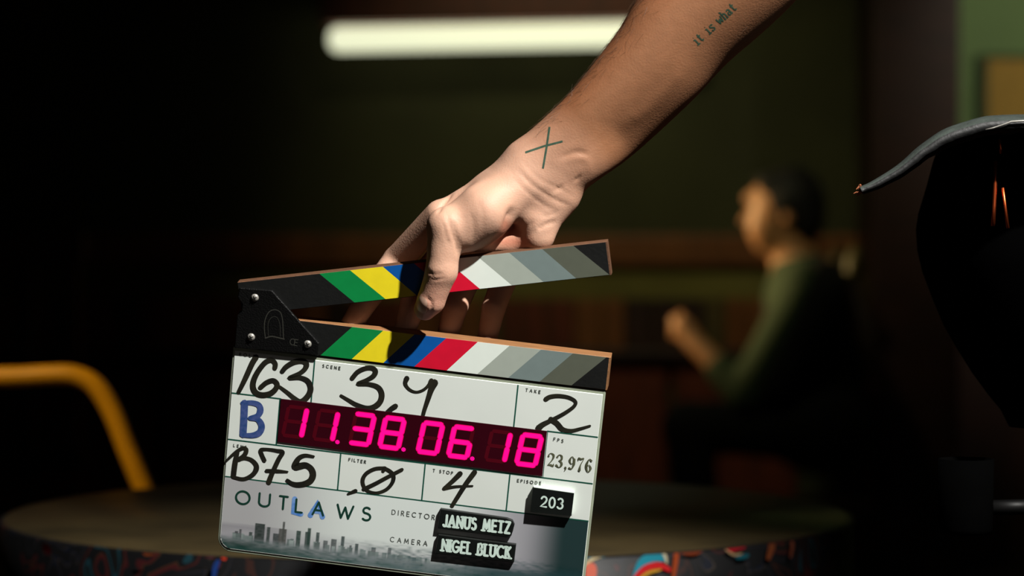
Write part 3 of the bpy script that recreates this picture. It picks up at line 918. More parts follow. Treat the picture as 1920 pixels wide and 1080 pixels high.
for t_, a_, b_, cp in (('ROLL', (449, 664), (478, 668), 5.5), ('SCENE', (605, 686), (638, 690.5), 5.5), ('TAKE', (986, 731), (1013, 735), 5.5),
                       ('FPS', (1038, 823.5), (1056, 827), 6), ('LENS', (438, 835), (462, 838.5), 5), ('FILTER', (654, 861.5), (686, 866), 5.5),
                       ('T STOP', (812, 882), (849, 887), 5.5), ('EPISODE', (970, 901), (1014, 906), 5.5),
                       ('DIRECTOR', (735, 960), (815, 970), 9), ('CAMERA', (732, 1011), (801, 1019), 9)):
    write('printed_heading', t_, S(*a_), S(*b_), cp * 0.0004, 0.00055 if cp < 7 else 0.0006, M['headink'], slate, 0.00014)
write('conformity_mark', 'CE', S(544, 640, .003), S(558, 643, .003), 0.0046, 0.0006, M['dullsteel'], hp, 0.00306)

# OUTLAWS
for ch_, cx, cy, wd in (('O', 455.5, 933, 26), ('U', 496, 937.5, 20), ('T', 531.5, 942.5, 15), ('L', 561, 948.5, 12), ('A', 597, 953.5, 20), ('W', 647, 959.5, 30), ('S', 687.5, 963.5, 15)):
    gw = G[ch_][0]; q = S(cx, cy); cpx = 0.0100
    xs_ = wd * 0.0004 / (gw * cpx)
    if ch_ in 'LA':
        stx = []
        for st in G[ch_][1]:
            stx.append(([(q[0] + (p[0] - gw / 2) * cpx * 1.15 * xs_ - 0.001, q[1] + (p[1] - 0.55) * cpx * 1.12) for p in st], 0.0042))
        stroke_obj('blue_marker_letter', stx, M['blueink'], slate, 0.00014, smoothc=False)
    write('title_letter', ch_, (q[0] - gw * cpx * xs_ / 2, q[1] + 0.0), (q[0] + gw * cpx * xs_ / 2, q[1]), cpx, 0.0016, M['greenink'], slate, 0.00020, xs=xs_)


# ---- hand writing
def R3(*p): return [S(400 + x_ / 4.8, 640 + y_ / 4.8) for x_, y_ in p]
def R4(*p): return [S(760 + x_ / 4.8, 680 + y_ / 4.8) for x_, y_ in p]
def R5(*p): return [S(390 + x_ / 4.155, 820 + y_ / 4.155) for x_, y_ in p]
def R6(*p): return [S(730 + x_ / 4.8, 855 + y_ / 4.8) for x_, y_ in p]
def R7(*p): return [S(410 + x_ / 9.143, 840 + y_ / 9.143) for x_, y_ in p]
u = 0.0004
hw = [
    ('handwritten_roll', [
        (R3((385, 142), (350, 200), (300, 310), (262, 390), (228, 458)), [10 * u, 9 * u, 7 * u]),
        (R3((555, 240), (558, 200), (525, 168), (470, 188), (410, 260), (368, 340), (358, 410), (385, 462), (440, 482), (510, 470), (560, 430), (575, 385), (540, 352), (480, 370), (425, 415)), [8 * u, 9 * u, 10 * u, 9 * u, 8 * u]),
        (R3((622, 268), (660, 225), (730, 185), (800, 175), (838, 198), (830, 240), (780, 285), (682, 328), (780, 325), (850, 355), (877, 415), (865, 470), (825, 520), (780, 540), (730, 510), (670, 460), (600, 408)), [8 * u, 9 * u, 9 * u, 6 * u, 9 * u, 10 * u, 8 * u, 5 * u]),
    ]),
    ('handwritten_scene', [
        (R3((1250, 332), (1300, 275), (1370, 242), (1430, 240), (1460, 268), (1440, 312), (1380, 348), (1298, 382), (1400, 385), (1482, 412), (1516, 470), (1503, 540), (1450, 588), (1380, 600), (1290, 570), (1220, 530), (1150, 488)), [8 * u, 8 * u, 9 * u, 6 * u, 9 * u, 10 * u, 8 * u, 5 * u]),
        (R3((1640, 582), (1605, 605), (1565, 640)), [9 * u, 8 * u]),
        (R4((14, 140), (2, 190), (40, 240), (100, 262), (165, 242), (215, 195), (235, 160)), [9 * u, 5 * u, 4 * u, 5 * u, 8 * u]),
        (R4((262, 180), (235, 240), (205, 330), (175, 420), (158, 482)), [13 * u, 9 * u, 7 * u, 6 * u]),
    ]),
    ('handwritten_take', [
        (R4((1265, 328), (1305, 306), (1380, 298), (1470, 312), (1530, 348), (1518, 392), (1440, 450), (1340, 505), (1240, 555), (1200, 588)), [8 * u, 7 * u, 6 * u, 6 * u, 7 * u, 11 * u]),
        (R4((1310, 508), (1365, 545), (1415, 598), (1490, 612), (1580, 592), (1662, 568)), [9 * u, 9 * u, 6 * u, 4 * u]),
    ]),
    ('handwritten_lens', [
        (R7((120, 232), (230, 125), (330, 45), (420, 0), (472, 20), (468, 75), (430, 135), (350, 195)), [4 * u, 6 * u, 7 * u, 8 * u, 8 * u]),
        (R7((325, 70), (300, 170), (275, 320), (255, 485)), [7 * u, 9 * u, 9 * u]),
        (R7((350, 195), (450, 170), (560, 200), (640, 280), (648, 360), (595, 445), (500, 508), (400, 530), (255, 498)), [6 * u, 7 * u, 9 * u, 7 * u, 6 * u]),
        (R7((788, 210), (750, 130), (722, 35), (800, 18), (900, 25), (1000, 42), (1100, 68), (1040, 175), (970, 320), (900, 480), (862, 585)), [7 * u, 7 * u, 5 * u, 6 * u, 8 * u, 8 * u, 9 * u]),
        (R7((825, 385), (950, 388), (1080, 396), (1185, 404)), [6 * u, 6 * u, 3 * u]),
        (R7((1632, 142), (1500, 122), (1405, 150), (1342, 220), (1315, 310), (1400, 302), (1500, 290), (1590, 350), (1622, 450), (1582, 550), (1480, 608), (1350, 625), (1250, 600), (1180, 550)), [4 * u, 8 * u, 12 * u, 9 * u, 11 * u, 9 * u, 6 * u]),
    ]),
    ('handwritten_filter', [
        (R5((1380, 238), (1300, 245), (1230, 285), (1205, 345), (1235, 410), (1310, 432), (1390, 405), (1440, 345), (1440, 285), (1385, 245), (1365, 262)), [6 * u, 7 * u, 5 * u, 7 * u, 6 * u]),
        (R5((1512, 250), (1400, 308), (1300, 362), (1215, 402)), [6 * u, 7 * u]),
        (R5((1150, 416), (1120, 428), (1092, 440)), [7 * u, 4 * u]),
    ]),
    ('handwritten_stop', [
        (R6((638, 158), (565, 230), (492, 292)), [9 * u, 6 * u]), (R6((492, 292), (600, 274), (750, 268)), [6 * u, 3 * u]),
        (R6((768, 145), (690, 250), (620, 360), (565, 448)), [9 * u, 8 * u, 7 * u]),
    ]),
]
for nm, st in hw:
    st = [(p_, [q_ * 1.12 for q_ in w_]) for p_, w_ in st]
    o = stroke_obj(nm, st, M['ink'], slate, 0.00026)
stroke_obj('stamped_letter', [(R3((282, 555), (276, 700), (268, 838)), [13.5 * u, 13.5 * u]),
                              (R3((262, 556), (340, 552), (405, 570), (425, 615), (400, 668), (330, 690)), [8.1 * u, 10.8 * u, 12.2 * u, 8.1 * u]),
                              (R3((330, 692), (400, 702), (436, 760), (415, 820), (350, 845), (255, 842)), [8.1 * u, 12.2 * u, 12.2 * u, 8.1 * u])], M['stamp'], slate, 0.00022)

# 23,976 in a modern serif
def q9(cx, o_, st):  # local unit strokes placed on the baseline
    return [([(cx + x_ * 0.0078, o_ + y_ * 0.0098) for x_, y_ in p], [w_ * 0.0005 for w_ in ws]) for p, ws in st]
D9 = {
    '2': [([(0.05, 0.75), (0.1, 0.92), (0.35, 1), (0.62, 0.9), (0.66, 0.7), (0.45, 0.4), (0.05, 0.05)], [3, 1, 1.5, 3.5, 3, 1.5, 1]), ([(0.05, 0.05), (0.4, 0.09), (0.7, 0.04), (0.76, 0.2)], [1, 3, 3, 1])],
    '3': [([(0.08, 0.8), (0.3, 0.99), (0.6, 0.9), (0.62, 0.65), (0.3, 0.52)], [3, 1, 3, 3, 1]), ([(0.3, 0.52), (0.62, 0.42), (0.68, 0.2), (0.4, 0.0), (0.06, 0.14)], [1, 3, 3.5, 1, 3.5])],
    ',': [([(0.12, 0.06), (0.16, -0.04), (0.06, -0.2)], [3.5, 2, 1])],
    '9': [([(0.62, 0.75), (0.35, 1.0), (0.08, 0.7), (0.3, 0.42), (0.6, 0.6)], [2, 1, 3.5, 1, 1]), ([(0.62, 0.8), (0.62, 0.4), (0.4, 0.05), (0.1, 0.08)], [3.5, 3.5, 1.5, 3])],
    '7': [([(0.06, 0.78), (0.1, 0.95), (0.4, 0.92), (0.72, 0.98), (0.4, 0.45), (0.32, 0.02)], [1, 3, 2.5, 1, 1.5, 4])],
    '6': [([(0.62, 0.9), (0.35, 1.0), (0.1, 0.65), (0.1, 0.3), (0.35, 0.0), (0.62, 0.28), (0.38, 0.55), (0.14, 0.4)], [3, 1, 3.5, 3.5, 1, 3.5, 1, 1])],
}
sx = S(1026, 873); ex_ = S(1112, 886)
stx = []
for i, (ch_, f_) in enumerate(zip('23,976', (0, 0.185, 0.375, 0.46, 0.645, 0.83))):
    q = (sx[0] + (ex_[0] - sx[0]) * f_, sx[1] + (ex_[1] - sx[1]) * f_)
    stx += [([(x_ * 0.78 + q[0] * 0.22, y_) for x_, y_ in p], ws) for p, ws in q9(q[0], q[1], D9[ch_])]
stroke_obj('printed_frame_rate', stx, M['serifink'], slate, 0.00018)

# ---- digital readout
led = poly('led_window', [(LX0, yB + 0.0028), (LX1, yB + 0.0012), (LX1, yA + 0.0002), (LX0, yA + 0.0002)], 0.0001, 0.0008, M['ledglass'], slate, bevel=0.0002)
SEG = {'a': [(0.10, 1), (0.90, 1)], 'b': [(1, 0.92), (1, 0.56)], 'c': [(1, 0.44), (1, 0.08)], 'd': [(0.10, 0), (0.90, 0)], 'e': [(0, 0.44), (0, 0.08)], 'f': [(0, 0.92), (0, 0.56)], 'g': [(0.12, 0.5), (0.88, 0.5)]}
DIG = {'1': 'bc', '3': 'abcdg', '8': 'abcdefg', '0': 'abcdef', '6': 'acdefg'}
dh, dw, shr = 0.0228, 0.0140, 0.12
for i, (ch_, cx, cy, dot) in enumerate((('1', 553, 791, 0), ('1', 611, 798, 1), ('3', 679, 805, 0), ('8', 735, 812, 1), ('0', 807, 821.5, 0), ('6', 864, 829, 1), ('1', 934, 837, 0), ('8', 992, 844, 0))):
    q = S(cx, cy, 0.0009)
    def seg(s_, wsc=1):
        out = []
        for x_, y_ in SEG[s_]:
            yy = (y_ - 0.5) * dh; out.append((q[0] + (x_ - 0.5) * dw + yy * shr, q[1] + yy))
        return out
    vs, fs = [], []; vo, fo = [], []; vh, fh = [], []
    for s_ in 'abcdefg':
        if s_ in DIG[ch_]:
            ribbon_data(seg(s_), 0.0032, 0.00094, vs=vs, fs=fs, smoothc=False)
            ribbon_data(seg(s_), 0.0043, 0.00088, vs=vh, fs=fh, smoothc=False)
        else: ribbon_data(seg(s_), 0.0028, 0.00086, vs=vo, fs=fo, smoothc=False)
    if dot:
        a_ = (q[0] + dw * 0.5 + 0.0027, q[1] - dh * 0.5 - 0.0002)
        ribbon_data([a_, (a_[0] + 0.0001, a_[1])], 0.0034, 0.00094, vs=vs, fs=fs, smoothc=False)
    o = mesh('lit_digit', vs, fs, M['ledon'], led)
    mesh('digit_glow_edge', vh, fh, M['ledhalo'], led)
    if vo: mesh('unlit_segments', vo, fo, M['ledoff'], led)

# ---- magnetic tags lying on the face (things of their own)
def tagroot(name, px, py, label, cat, group=None):
    q = S(px, py); o = empty(name); o.matrix_world = SM @ Matrix.Translation((q[0], q[1], 0.0004))
    tag(o, label, cat, group); return o, q
def loc_(q, pts, z=0.006): return [(S(*p, z)[0] - q[0], S(*p, z)[1] - q[1]) for p in pts]
TG = 'black letter tags stuck on the slate'
o, q = tagroot('number_tag', 1035, 942, 'small black square tag reading 203 with white rim under the EPISODE heading', 'tag', TG)
c4 = loc_(q, [(994, 962), (1071, 969.5), (1076, 927), (999, 916)], 0.007)
poly('tag_base', [(p[0] * 1.0 + 0.0002, p[1] + 0.0007) for p in c4], 0.0, 0.0034, M['tagwhite'], o, bevel=0.0003)
fcl = poly('tag_face', c4, 0.0034, 0.0040, M['tagblack'], o)
a_, b_ = loc_(q, [(1014, 942), (1055, 947)], 0.0073)
write('tag_number', '203', a_, b_, 0.0078, 0.0014, M['tagletter'], o, 0.0042, slab=0)
o, q = tagroot('name_tag', 890, 982, 'upper black name tag with white slab letters beside the DIRECTOR heading', 'tag', TG)
c4 = loc_(q, [(819, 993), (950, 1010), (958, 1007), (961, 998), (964, 986), (960, 978), (950, 974), (825, 956)])
poly('tag_body', c4, 0.0, 0.0028, M['tagblack'], o, bevel=0.0006)
a_, b_ = loc_(q, [(831, 978), (955, 991.5)], 0.006)
wj = write('tag_lettering', 'JANUS METZ', a_, b_, 0.0086, 0.0019, M['tagletter'], o, 0.0030, slab=0.0012, xs=0.66)
o, q = tagroot('name_tag', 890, 1030, 'lower black name tag with white slab letters beside the CAMERA heading', 'tag', TG)
c4 = loc_(q, [(815, 1040), (963, 1057), (967, 1023), (821, 1004)])
poly('tag_body', c4, 0.0, 0.0028, M['tagblack'], o, bevel=0.0006)
a_, b_ = loc_(q, [(829, 1024), (956, 1038.5)], 0.006)
write('tag_lettering', 'NIGEL BLUCK', a_, b_, 0.0086, 0.0019, M['tagletter'], o, 0.0030, slab=0.0012, xs=0.66)

# ================================================================== arm and hand of the slate holder
D0 = 2.020
def A(px, py, dmm): return np.array(at(px, py, D0 + dmm / 1000.0))
pts_ = [A(610, 660, 70), A(1760, -520, -90), A(610, -520, 70), A(1760, 660, -90)]
lo = np.min(pts_, 0) - 0.01; hi = np.max(pts_, 0) + 0.01
fld = Field(lo, hi, 0.0016)
mm_ = 0.001
# forearm: two parallel tapered bones of flesh, ulna side lower right, radius side upper left
FA = [(1012, 326, 4, 29, 19), (1075, 276, 1, 30.5, 20.5), (1136, 224, -3, 33, 24), (1229, 123, -10, 37.5, 29), (1290, 45, -14, 41, 33), (1420, -90, -24, 45, 38), (1600, -330, -40, 48, 44)]
for s_ in (-1, 1):
    P, R_ = [], []
    for (x_, y_, dd, hw_, r_) in FA:
        off = (hw_ - r_) / 0.393 * s_
        P.append(A(x_ + 0.66 * off, y_ + 0.75 * off, dd + (15 if s_ > 0 and x_ > 1100 else 0))); R_.append(r_ * mm_)
    fld.chain(P, R_, 0.016, 30)
# carpus and back of the hand
def cap(p, q, ra, rb, k=6): fld.cap(A(*p), A(*q), ra * mm_, rb * mm_, k * mm_)
cap((990, 318, 6), (930, 362, 10), 18, 17, 12)
cap((1035, 350, 6), (1000, 395, 10), 17, 16, 12)
# metacarpals (back of hand, away from the camera)
cap((965, 335, 12), (832, 402, 14), 15, 10.5, 8)
cap((985, 350, 18), (876, 432, 28), 14, 11, 8)
cap((1010, 360, 20), (928, 437, 30), 13.5, 10.5, 8)
cap((1030, 372, 16), (982, 442, 28), 12.5, 10, 8)
# thenar mound
cap((975, 345, 0), (908, 398, -10), 17, 19.5, 10)
cap((908, 398, -10), (868, 430, -10), 19.5, 17, 8)
cap((898, 428, -4), (905, 436, 6), 14, 12, 8)
# hypothenar side
cap((1050, 370, 2), (1012, 418, 1), 14, 13, 8)
cap((1012, 418, 1), (1008, 445, -1), 12, 9.5, 5)
cap((1024, 428, 0), (1020, 444, -1), 8, 7.5, 4)
cap((905, 450, 8), (960, 458, 12), 9, 8.5, 10)  # web flesh added to keep light off the fingers behind
cap((960, 458, 12), (1004, 452, 6), 8.5, 8.5, 10)
cap((940, 440, 20), (990, 444, 24), 12, 11, 6)
# thumb
cap((868, 420, -8), (838, 425, -16), 17, 14.0, 7)
cap((836, 424, -17), (828, 508, -15), 13.5, 11.4, 4)
cap((828, 508, -15), (808, 564, -7), 11.6, 10.2, 3)
cap((808, 564, -7), (797, 580, -2), 10.4, 8.4, 2)
# fingers behind the bar
kf = 1.6
def finger(ps, rs, k0=7):
    for i in range(len(ps) - 1):
        cap(ps[i], ps[i + 1], rs[i], rs[i + 1], k0 if i == 0 else kf)
finger([(824, 403, 12), (744, 488, 44), (694, 552, 31), (655, 615, 30), (638, 650, 29)], [11, 10.6, 9.6, 8.2, 7], 4)
finger([(868, 432, 28), (806, 508, 48), (774, 572, 34), (752, 642, 32)], [11.5, 11, 9.8, 7.8], 4)
finger([(920, 437, 30), (880, 512, 50), (852, 580, 36), (834, 650, 34)], [11, 10.6, 9.4, 7.6], 4)
finger([(975, 445, 28), (950, 512, 48), (926, 576, 36), (910, 652, 34)], [10.5, 10, 9.0, 7.4], 4)
cap((890, 462, 24), (950, 466, 25), 10, 11, 6)  # flesh behind the bar, added to block light onto the fingers
cap((950, 466, 25), (1002, 456, 24), 11, 9, 6)
fld.halfspace(A(1560, -300, -38), np.array((A(1600, -330, -40) - A(1420, -90, -24))) / np.linalg.norm(A(1600, -330, -40) - A(1420, -90, -24)))
V, Q = fld.mesh(smooth=3)
del fld
N = vnormals(V, Q)
X, Y, Z = proj(V)
facing = np.clip(-(N @ np.array(FWD)) * 1.6, 0, 1)
def furrow(poly_, wpx, dmm):
    """crease (positive) or ridge (negative) along a line of the palm side"""
    global V
    P = [tuple(p) for p in catmull(poly_, 4)]
    m_ = len(P) - 1; best = np.full(len(X), 1e9); tt = np.zeros(len(X))
    for i_, ((ax, ay), (bx, by)) in enumerate(zip(P[:-1], P[1:])):
        dx, dy = bx - ax, by - ay
        t = np.clip(((X - ax) * dx + (Y - ay) * dy) / (dx * dx + dy * dy + 1e-9), 0, 1)
        q = np.hypot(X - ax - t * dx, Y - ay - t * dy); w_ = q < best
        best[w_] = q[w_]; tt[w_] = (i_ + t[w_]) / m_
    tp = np.clip(np.minimum(tt, 1 - tt) * 4 + 0.12, 0, 1)
    V = V - N * (np.exp(-(best / wpx) ** 2) * tp * facing * dmm * 0.001 * (Z < D0 + 0.02))[:, None]
# wrist creases
furrow([(968, 315), (1000, 348), (1040, 374), (1072, 387)], 3.2, 0.55)
furrow([(960, 332), (988, 360), (1022, 386), (1050, 398)], 3.0, 0.4)
furrow([(978, 300), (1012, 336), (1050, 354), (1080, 372)], 3.0, 0.3)
# life line and mound folds
furrow([(962, 385), (957, 408), (948, 436), (930, 456), (898, 472)], 9, 3.6)
furrow([(1004, 414), (982, 428), (962, 440)], 4, 0.5)
furrow([(1044, 414), (1022, 422), (1008, 432)], 5, 1.0)
furrow([(1046, 396), (1030, 404), (1015, 406)], 4, 0.5)
furrow([(880, 395), (888, 420), (886, 450)], 4, 0.3)
furrow([(896, 372), (905, 400), (905, 440)], 4, 0.25)
# thumb web folds and joint creases
furrow([(838, 400), (846, 432), (856, 460), (858, 482)], 3.5, 1.2)
furrow([(848, 412), (853, 432), (866, 470)], 3.2, 0.8)
furrow([(830, 415), (836, 440), (842, 462)], 3.2, 0.5)
furrow([(800, 508), (815, 515), (835, 512)], 3.0, 0.7)
furrow([(803, 520), (820, 524), (838, 520)], 2.6, 0.5)
furrow([(797, 556), (806, 562), (810, 574), (806, 588), (798, 594)], 2.2, 0.9)
furrow([(851, 357), (832, 382), (818, 402)], 3, 1.6)
# tendons of the inner wrist and the shallow hollows beside them
furrow([(1048, 298), (1078, 286), (1104, 290)], 5, 0.9)
furrow([(1062, 302), (1090, 296), (1104, 308), (1100, 330)], 9, -0.5)
furrow([(1050, 358), (1044, 350)], 9, 1.0)
furrow([(1086, 338), (1080, 332)], 8, 0.8)
furrow([(1160, 240), (1230, 190), (1300, 110)], 14, -0.6)
N = vnormals(V, Q)
# skin tint: pale palm, tanner forearm, pink finger tips, painted shade in the palm fold
palm = sstep(330, 250, X * 0 + (Y * 0.75 - (X - 960) * 0.66)) * 0
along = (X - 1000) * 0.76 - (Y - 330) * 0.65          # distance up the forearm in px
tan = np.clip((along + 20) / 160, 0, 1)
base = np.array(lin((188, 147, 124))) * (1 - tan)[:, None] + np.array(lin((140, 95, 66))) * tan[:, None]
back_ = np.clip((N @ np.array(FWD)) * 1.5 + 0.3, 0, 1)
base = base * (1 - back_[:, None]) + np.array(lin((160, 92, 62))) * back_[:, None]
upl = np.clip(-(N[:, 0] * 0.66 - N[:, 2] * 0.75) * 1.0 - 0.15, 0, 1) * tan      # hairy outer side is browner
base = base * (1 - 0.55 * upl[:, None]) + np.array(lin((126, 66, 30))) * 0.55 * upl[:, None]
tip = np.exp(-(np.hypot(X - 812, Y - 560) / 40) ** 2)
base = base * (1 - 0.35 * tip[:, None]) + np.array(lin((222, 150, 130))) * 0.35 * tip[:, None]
fold_shade = np.exp(-(pdist(X, Y, [(952, 425), (940, 452), (985, 455)]) / 13) ** 2)  # shade of the palm fold painted as a red-brown tint
base = base * (1 - 0.5 * fold_shade[:, None]) + np.array(lin((176, 84, 54))) * 0.5 * fold_shade[:, None]
mott = np.sin(X * 0.11 + 3 * np.sin(Y * 0.07)) * np.sin(Y * 0.09 + 2 * np.sin(X * 0.05))
base = base * (1 + 0.05 * mott[:, None])
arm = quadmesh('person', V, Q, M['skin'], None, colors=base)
tag(arm, 'bare tattooed forearm and hand reaching from the upper right, pinching the raised clapstick', 'person')
bvh = BVHTree.FromPolygons([tuple(v) for v in V], [tuple(int(i) for i in q) for q in Q])


def on_skin(px, py, lift=0.00012):
    d_ = (at(px, py, 1) - CAM).normalized()
    h, n_, i_, t_ = bvh.ray_cast(CAM, d_)
    if h is None: return None
    if n_.dot(d_) > 0: n_ = -n_
    return h + n_ * lift


def skin_stroke(strokes, wpx, name):
    vs, fs = [], []
    for st in strokes:
        P = []
        for a_, b_ in zip(st[:-1], st[1:]):
            n_ = max(2, int(math.hypot(b_[0] - a_[0], b_[1] - a_[1]) / 1.5))
            P += [np.array(a_) + (np.array(b_) - np.array(a_)) * k / n_ for k in range(n_)]
        P.append(np.array(st[-1]))
        b0 = len(vs)
        for i, p in enumerate(P):
            t = P[min(i + 1, len(P) - 1)] - P[max(i - 1, 0)]; t = t / (np.linalg.norm(t) + 1e-9); nn = np.array((-t[1], t[0]))
            ok = [on_skin(*(p + nn * wpx * s_)) for s_ in (-0.5, 0.0, 0.5)]
            if any(o1 is None for o1 in ok): ok = [Vector(vs[-3]), Vector(vs[-2]), Vector(vs[-1])] if len(vs) > b0 else [at(*p, 1.9)] * 3
            vs += ok
        for i in range(len(P) - 1):
            for k in (0, 1):
                fs.append((b0 + 3 * i + k, b0 + 3 * i + k + 1, b0 + 3 * i + k + 4, b0 + 3 * i + k + 3))
    return mesh(name, vs, fs, M['tattoo'], arm)


o = skin_stroke([[(1030.5, 238), (1025, 276), (1018, 316)], [(985, 286), (1020, 274), (1055, 265)]], 3.8, 'cross_tattoo')
o['label'] = 'dark green X tattoo on the inner wrist'
# typewriter lettering up the forearm
LC = {
    'i': (0.5, [[(0.12, 0.66), (0.28, 0.66), (0.28, 0)], [(0.08, 0), (0.48, 0)], [(0.26, 0.92), (0.30, 0.94)]]),
    't': (0.5, [[(0.22, 0.95), (0.22, 0.15), (0.32, 0.0), (0.48, 0.08)], [(0.06, 0.66), (0.44, 0.66)]]),
    's': (0.5, [[(0.44, 0.52), (0.42, 0.66), (0.16, 0.66), (0.08, 0.5), (0.44, 0.2), (0.38, 0.02), (0.12, 0.0), (0.06, 0.16)]]),
    'w': (0.6, [[(0.0, 0.66), (0.12, 0), (0.3, 0.5), (0.46, 0), (0.6, 0.66)], [(-0.05, 0.66), (0.1, 0.66)], [(0.5, 0.66), (0.66, 0.66)]]),
    'h': (0.56, [[(0.12, 1), (0.12, 0)], [(0.12, 0.5), (0.28, 0.68), (0.44, 0.5), (0.44, 0)], [(0.02, 0), (0.22, 0)], [(0.34, 0), (0.54, 0)], [(0.0, 1), (0.12, 1)]]),
    'a': (0.56, [[(0.1, 0.56), (0.24, 0.68), (0.4, 0.56), (0.42, 0.05), (0.54, 0)], [(0.4, 0.38), (0.14, 0.34), (0.06, 0.14), (0.2, 0.0), (0.4, 0.12)]]),
    ' ': (0.45, []),
}
sts = []
pos = 0.0; d_ = np.array((math.cos(math.radians(-43)), math.sin(math.radians(-43)))); n_ = np.array((d_[1], -d_[0]))
o0 = np.array((1307.0, 86.0)); cpx = 17.0
for ch_ in 'it is what':
    wch, st = LC.get(ch_, LC[' '])
    for s_ in st:
        pp = [tuple(o0 + d_ * (pos + p[0]) * cpx + n_ * p[1] * cpx) for p in s_]
        sts.append(pp)
    pos += wch + 0.10
o = skin_stroke(sts, 2.6, 'script_tattoo')
o['label'] = 'small typewriter lettering tattoo along the forearm'

# thumb nail
nv, nf = [], []
c0 = np.array(A(799, 571, -10)); ax_l = np.array(A(788, 592, -5)) - np.array(A(803, 560, -10)); ax_l /= np.linalg.norm(ax_l)
nrm = np.array((-0.50, -0.82, 0.22)); nrm -= ax_l * (nrm @ ax_l); nrm /= np.linalg.norm(nrm); side = np.cross(ax_l, nrm)
hit = bvh.ray_cast(Vector(c0 + nrm * 0.03), Vector(-nrm))[0]
cc = np.array(hit) if hit else c0
for i in range(9):
    for j in range(9):
        u_ = (i / 8 - 0.5) * 2; v_ = (j / 8 - 0.5) * 2
        r_ = 1.0
        lx = u_ * 0.0062; sx_ = v_ * 0.0050 * math.sqrt(max(0.05, 1 - abs(u_) ** 3 * 0.75))
        p = cc + ax_l * lx + side * sx_
        h2 = bvh.ray_cast(Vector(p + nrm * 0.02), Vector(-nrm))[0]
        base_p = np.array(h2) if h2 else p - nrm * 0.002
        nv.append(base_p + nrm * 0.00045)
for i in range(8):
    for j in range(8): nf.append((i * 9 + j, i * 9 + j + 1, (i + 1) * 9 + j + 1, (i + 1) * 9 + j))
mesh('thumbnail', nv, nf, M['nail'], arm, smooth=True)['label'] = 'pale thumbnail'

# fine hair on the forearm
vs, fs = [], []
axis = np.array(A(1012, 326, 4)) - np.array(A(1229, 123, -32)); axis /= np.linalg.norm(axis)
cand = np.where((along > 60))[0]
wgt = np.clip(0.004 + 1.2 * np.clip(-(N[cand, 0] * 0.66 - N[cand, 2] * 0.75) - 0.35, 0, 1) + 0.5 * np.clip(N[cand] @ np.array(FWD), 0, 1), 0, None)
wgt /= wgt.sum()
for i in rng.choice(cand, 2800, p=wgt):
    n_ = N[i]; p = V[i]
    d1 = axis * 0.8 + rng.normal(0, 0.35, 3); d1 -= n_ * (d1 @ n_); d1 /= np.linalg.norm(d1) + 1e-9
    L_ = rng.uniform(0.006, 0.013); rr = 0.00007
    s_ = np.cross(d1, n_); b0 = len(vs)
    for k in range(4):
        t = k / 3; q = p + d1 * L_ * t + n_ * L_ * (0.30 * t - 0.18 * t * t); r_ = rr * (1 - 0.8 * t)
        vs += [q + s_ * r_, q - s_ * r_, q + n_ * r_ * 1.5]
    for k in range(3):
        for e in range(3):
            fs.append((b0 + 3 * k + e, b0 + 3 * k + (e + 1) % 3, b0 + 3 * k + 3 + (e + 1) % 3, b0 + 3 * k + 3 + e))
ah = mesh('arm_hair', vs, fs, M['hair'], arm); ah['kind'] = 'stuff'

# ================================================================== seated man in the background
BD = 8.2
def Bp(px, py, dm=0.0): return np.array(at(px, py, BD + dm))
def field(px0_, py0_, px1_, py1_, depth, h):
    a_ = Bp(px0_, py1_); b_ = Bp(px1_, py0_)
    return Field((a_[0], BD - depth, min(a_[2], b_[2])), (b_[0], BD + depth, max(a_[2], b_[2])), h)
HD = (1462, 398)
# body: head, neck, torso, arms, legs in one surface
fb = field(1180, 300, 1700, 1130, 0.34, 0.009)
def hcap(p, q, ra, rb, k): fb.cap(Bp(*p), Bp(*q), ra, rb, k)
fb.ell(Bp(1470, 385), (0.098, 0.078, 0.105), 0.02)          # skull
fb.ell(Bp(1440, 425), (0.062, 0.058, 0.075), 0.02)          # face
hcap((1428, 460, 0), (1446, 462, 0), 0.022, 0.03, 0.015)    # chin
hcap((1406, 372, 0), (1430, 368, 0), 0.02, 0.04, 0.015)     # brow
hcap((1402, 398, 0), (1394, 416, 0), 0.008, 0.013, 0.008)   # nose
hcap((1404, 436, 0), (1412, 440, 0), 0.009, 0.012, 0.006)   # lips
for sg in (-1, 1): fb.ell(Bp(1478, 405, sg * 0.078), (0.018, 0.010, 0.030), 0.004)
hcap((1478, 450, 0), (1502, 520, 0), 0.055, 0.065, 0.03)
hcap((1510, 560, 0), (1532, 800, 0), 0.112, 0.120, 0.08)
for sg in (-1, 1):
    hcap((1508, 545, sg * 0.12), (1508, 545, sg * 0.15), 0.075, 0.07, 0.05)
    hcap((1506, 552, sg * 0.19), (1400, 740, sg * 0.16), 0.055, 0.045, 0.03)
    hcap((1400, 740, sg * 0.16), (1300, 640, sg * 0.06), 0.042, 0.030, 0.012)
    hcap((1548, 800, sg * 0.10), (1290, 800, sg * 0.12), 0.085, 0.062, 0.04)
    hcap((1290, 800, sg * 0.12), (1320, 1070, sg * 0.12), 0.060, 0.042, 0.02)
    hcap((1320, 1078, sg * 0.12), (1245, 1092, sg * 0.13), 0.040, 0.030, 0.02)
    hcap((1300, 640, sg * 0.05), (1282, 615, sg * 0.035), 0.030, 0.034, 0.01)   # palms
    for f_ in range(4):                                                   # clasped fingers
        yy = 596 + f_ * 11
        hcap((1280, yy + 6, sg * 0.035), (1262, yy, sg * 0.02), 0.011, 0.010, 0.003)
        hcap((1262, yy, sg * 0.02), (1264, yy + 4, -sg * 0.02), 0.010, 0.008, 0.003)
    hcap((1292, 612, sg * 0.03), (1276, 586, sg * 0.012), 0.013, 0.010, 0.004)  # thumbs
V, Q = fb.mesh(2)
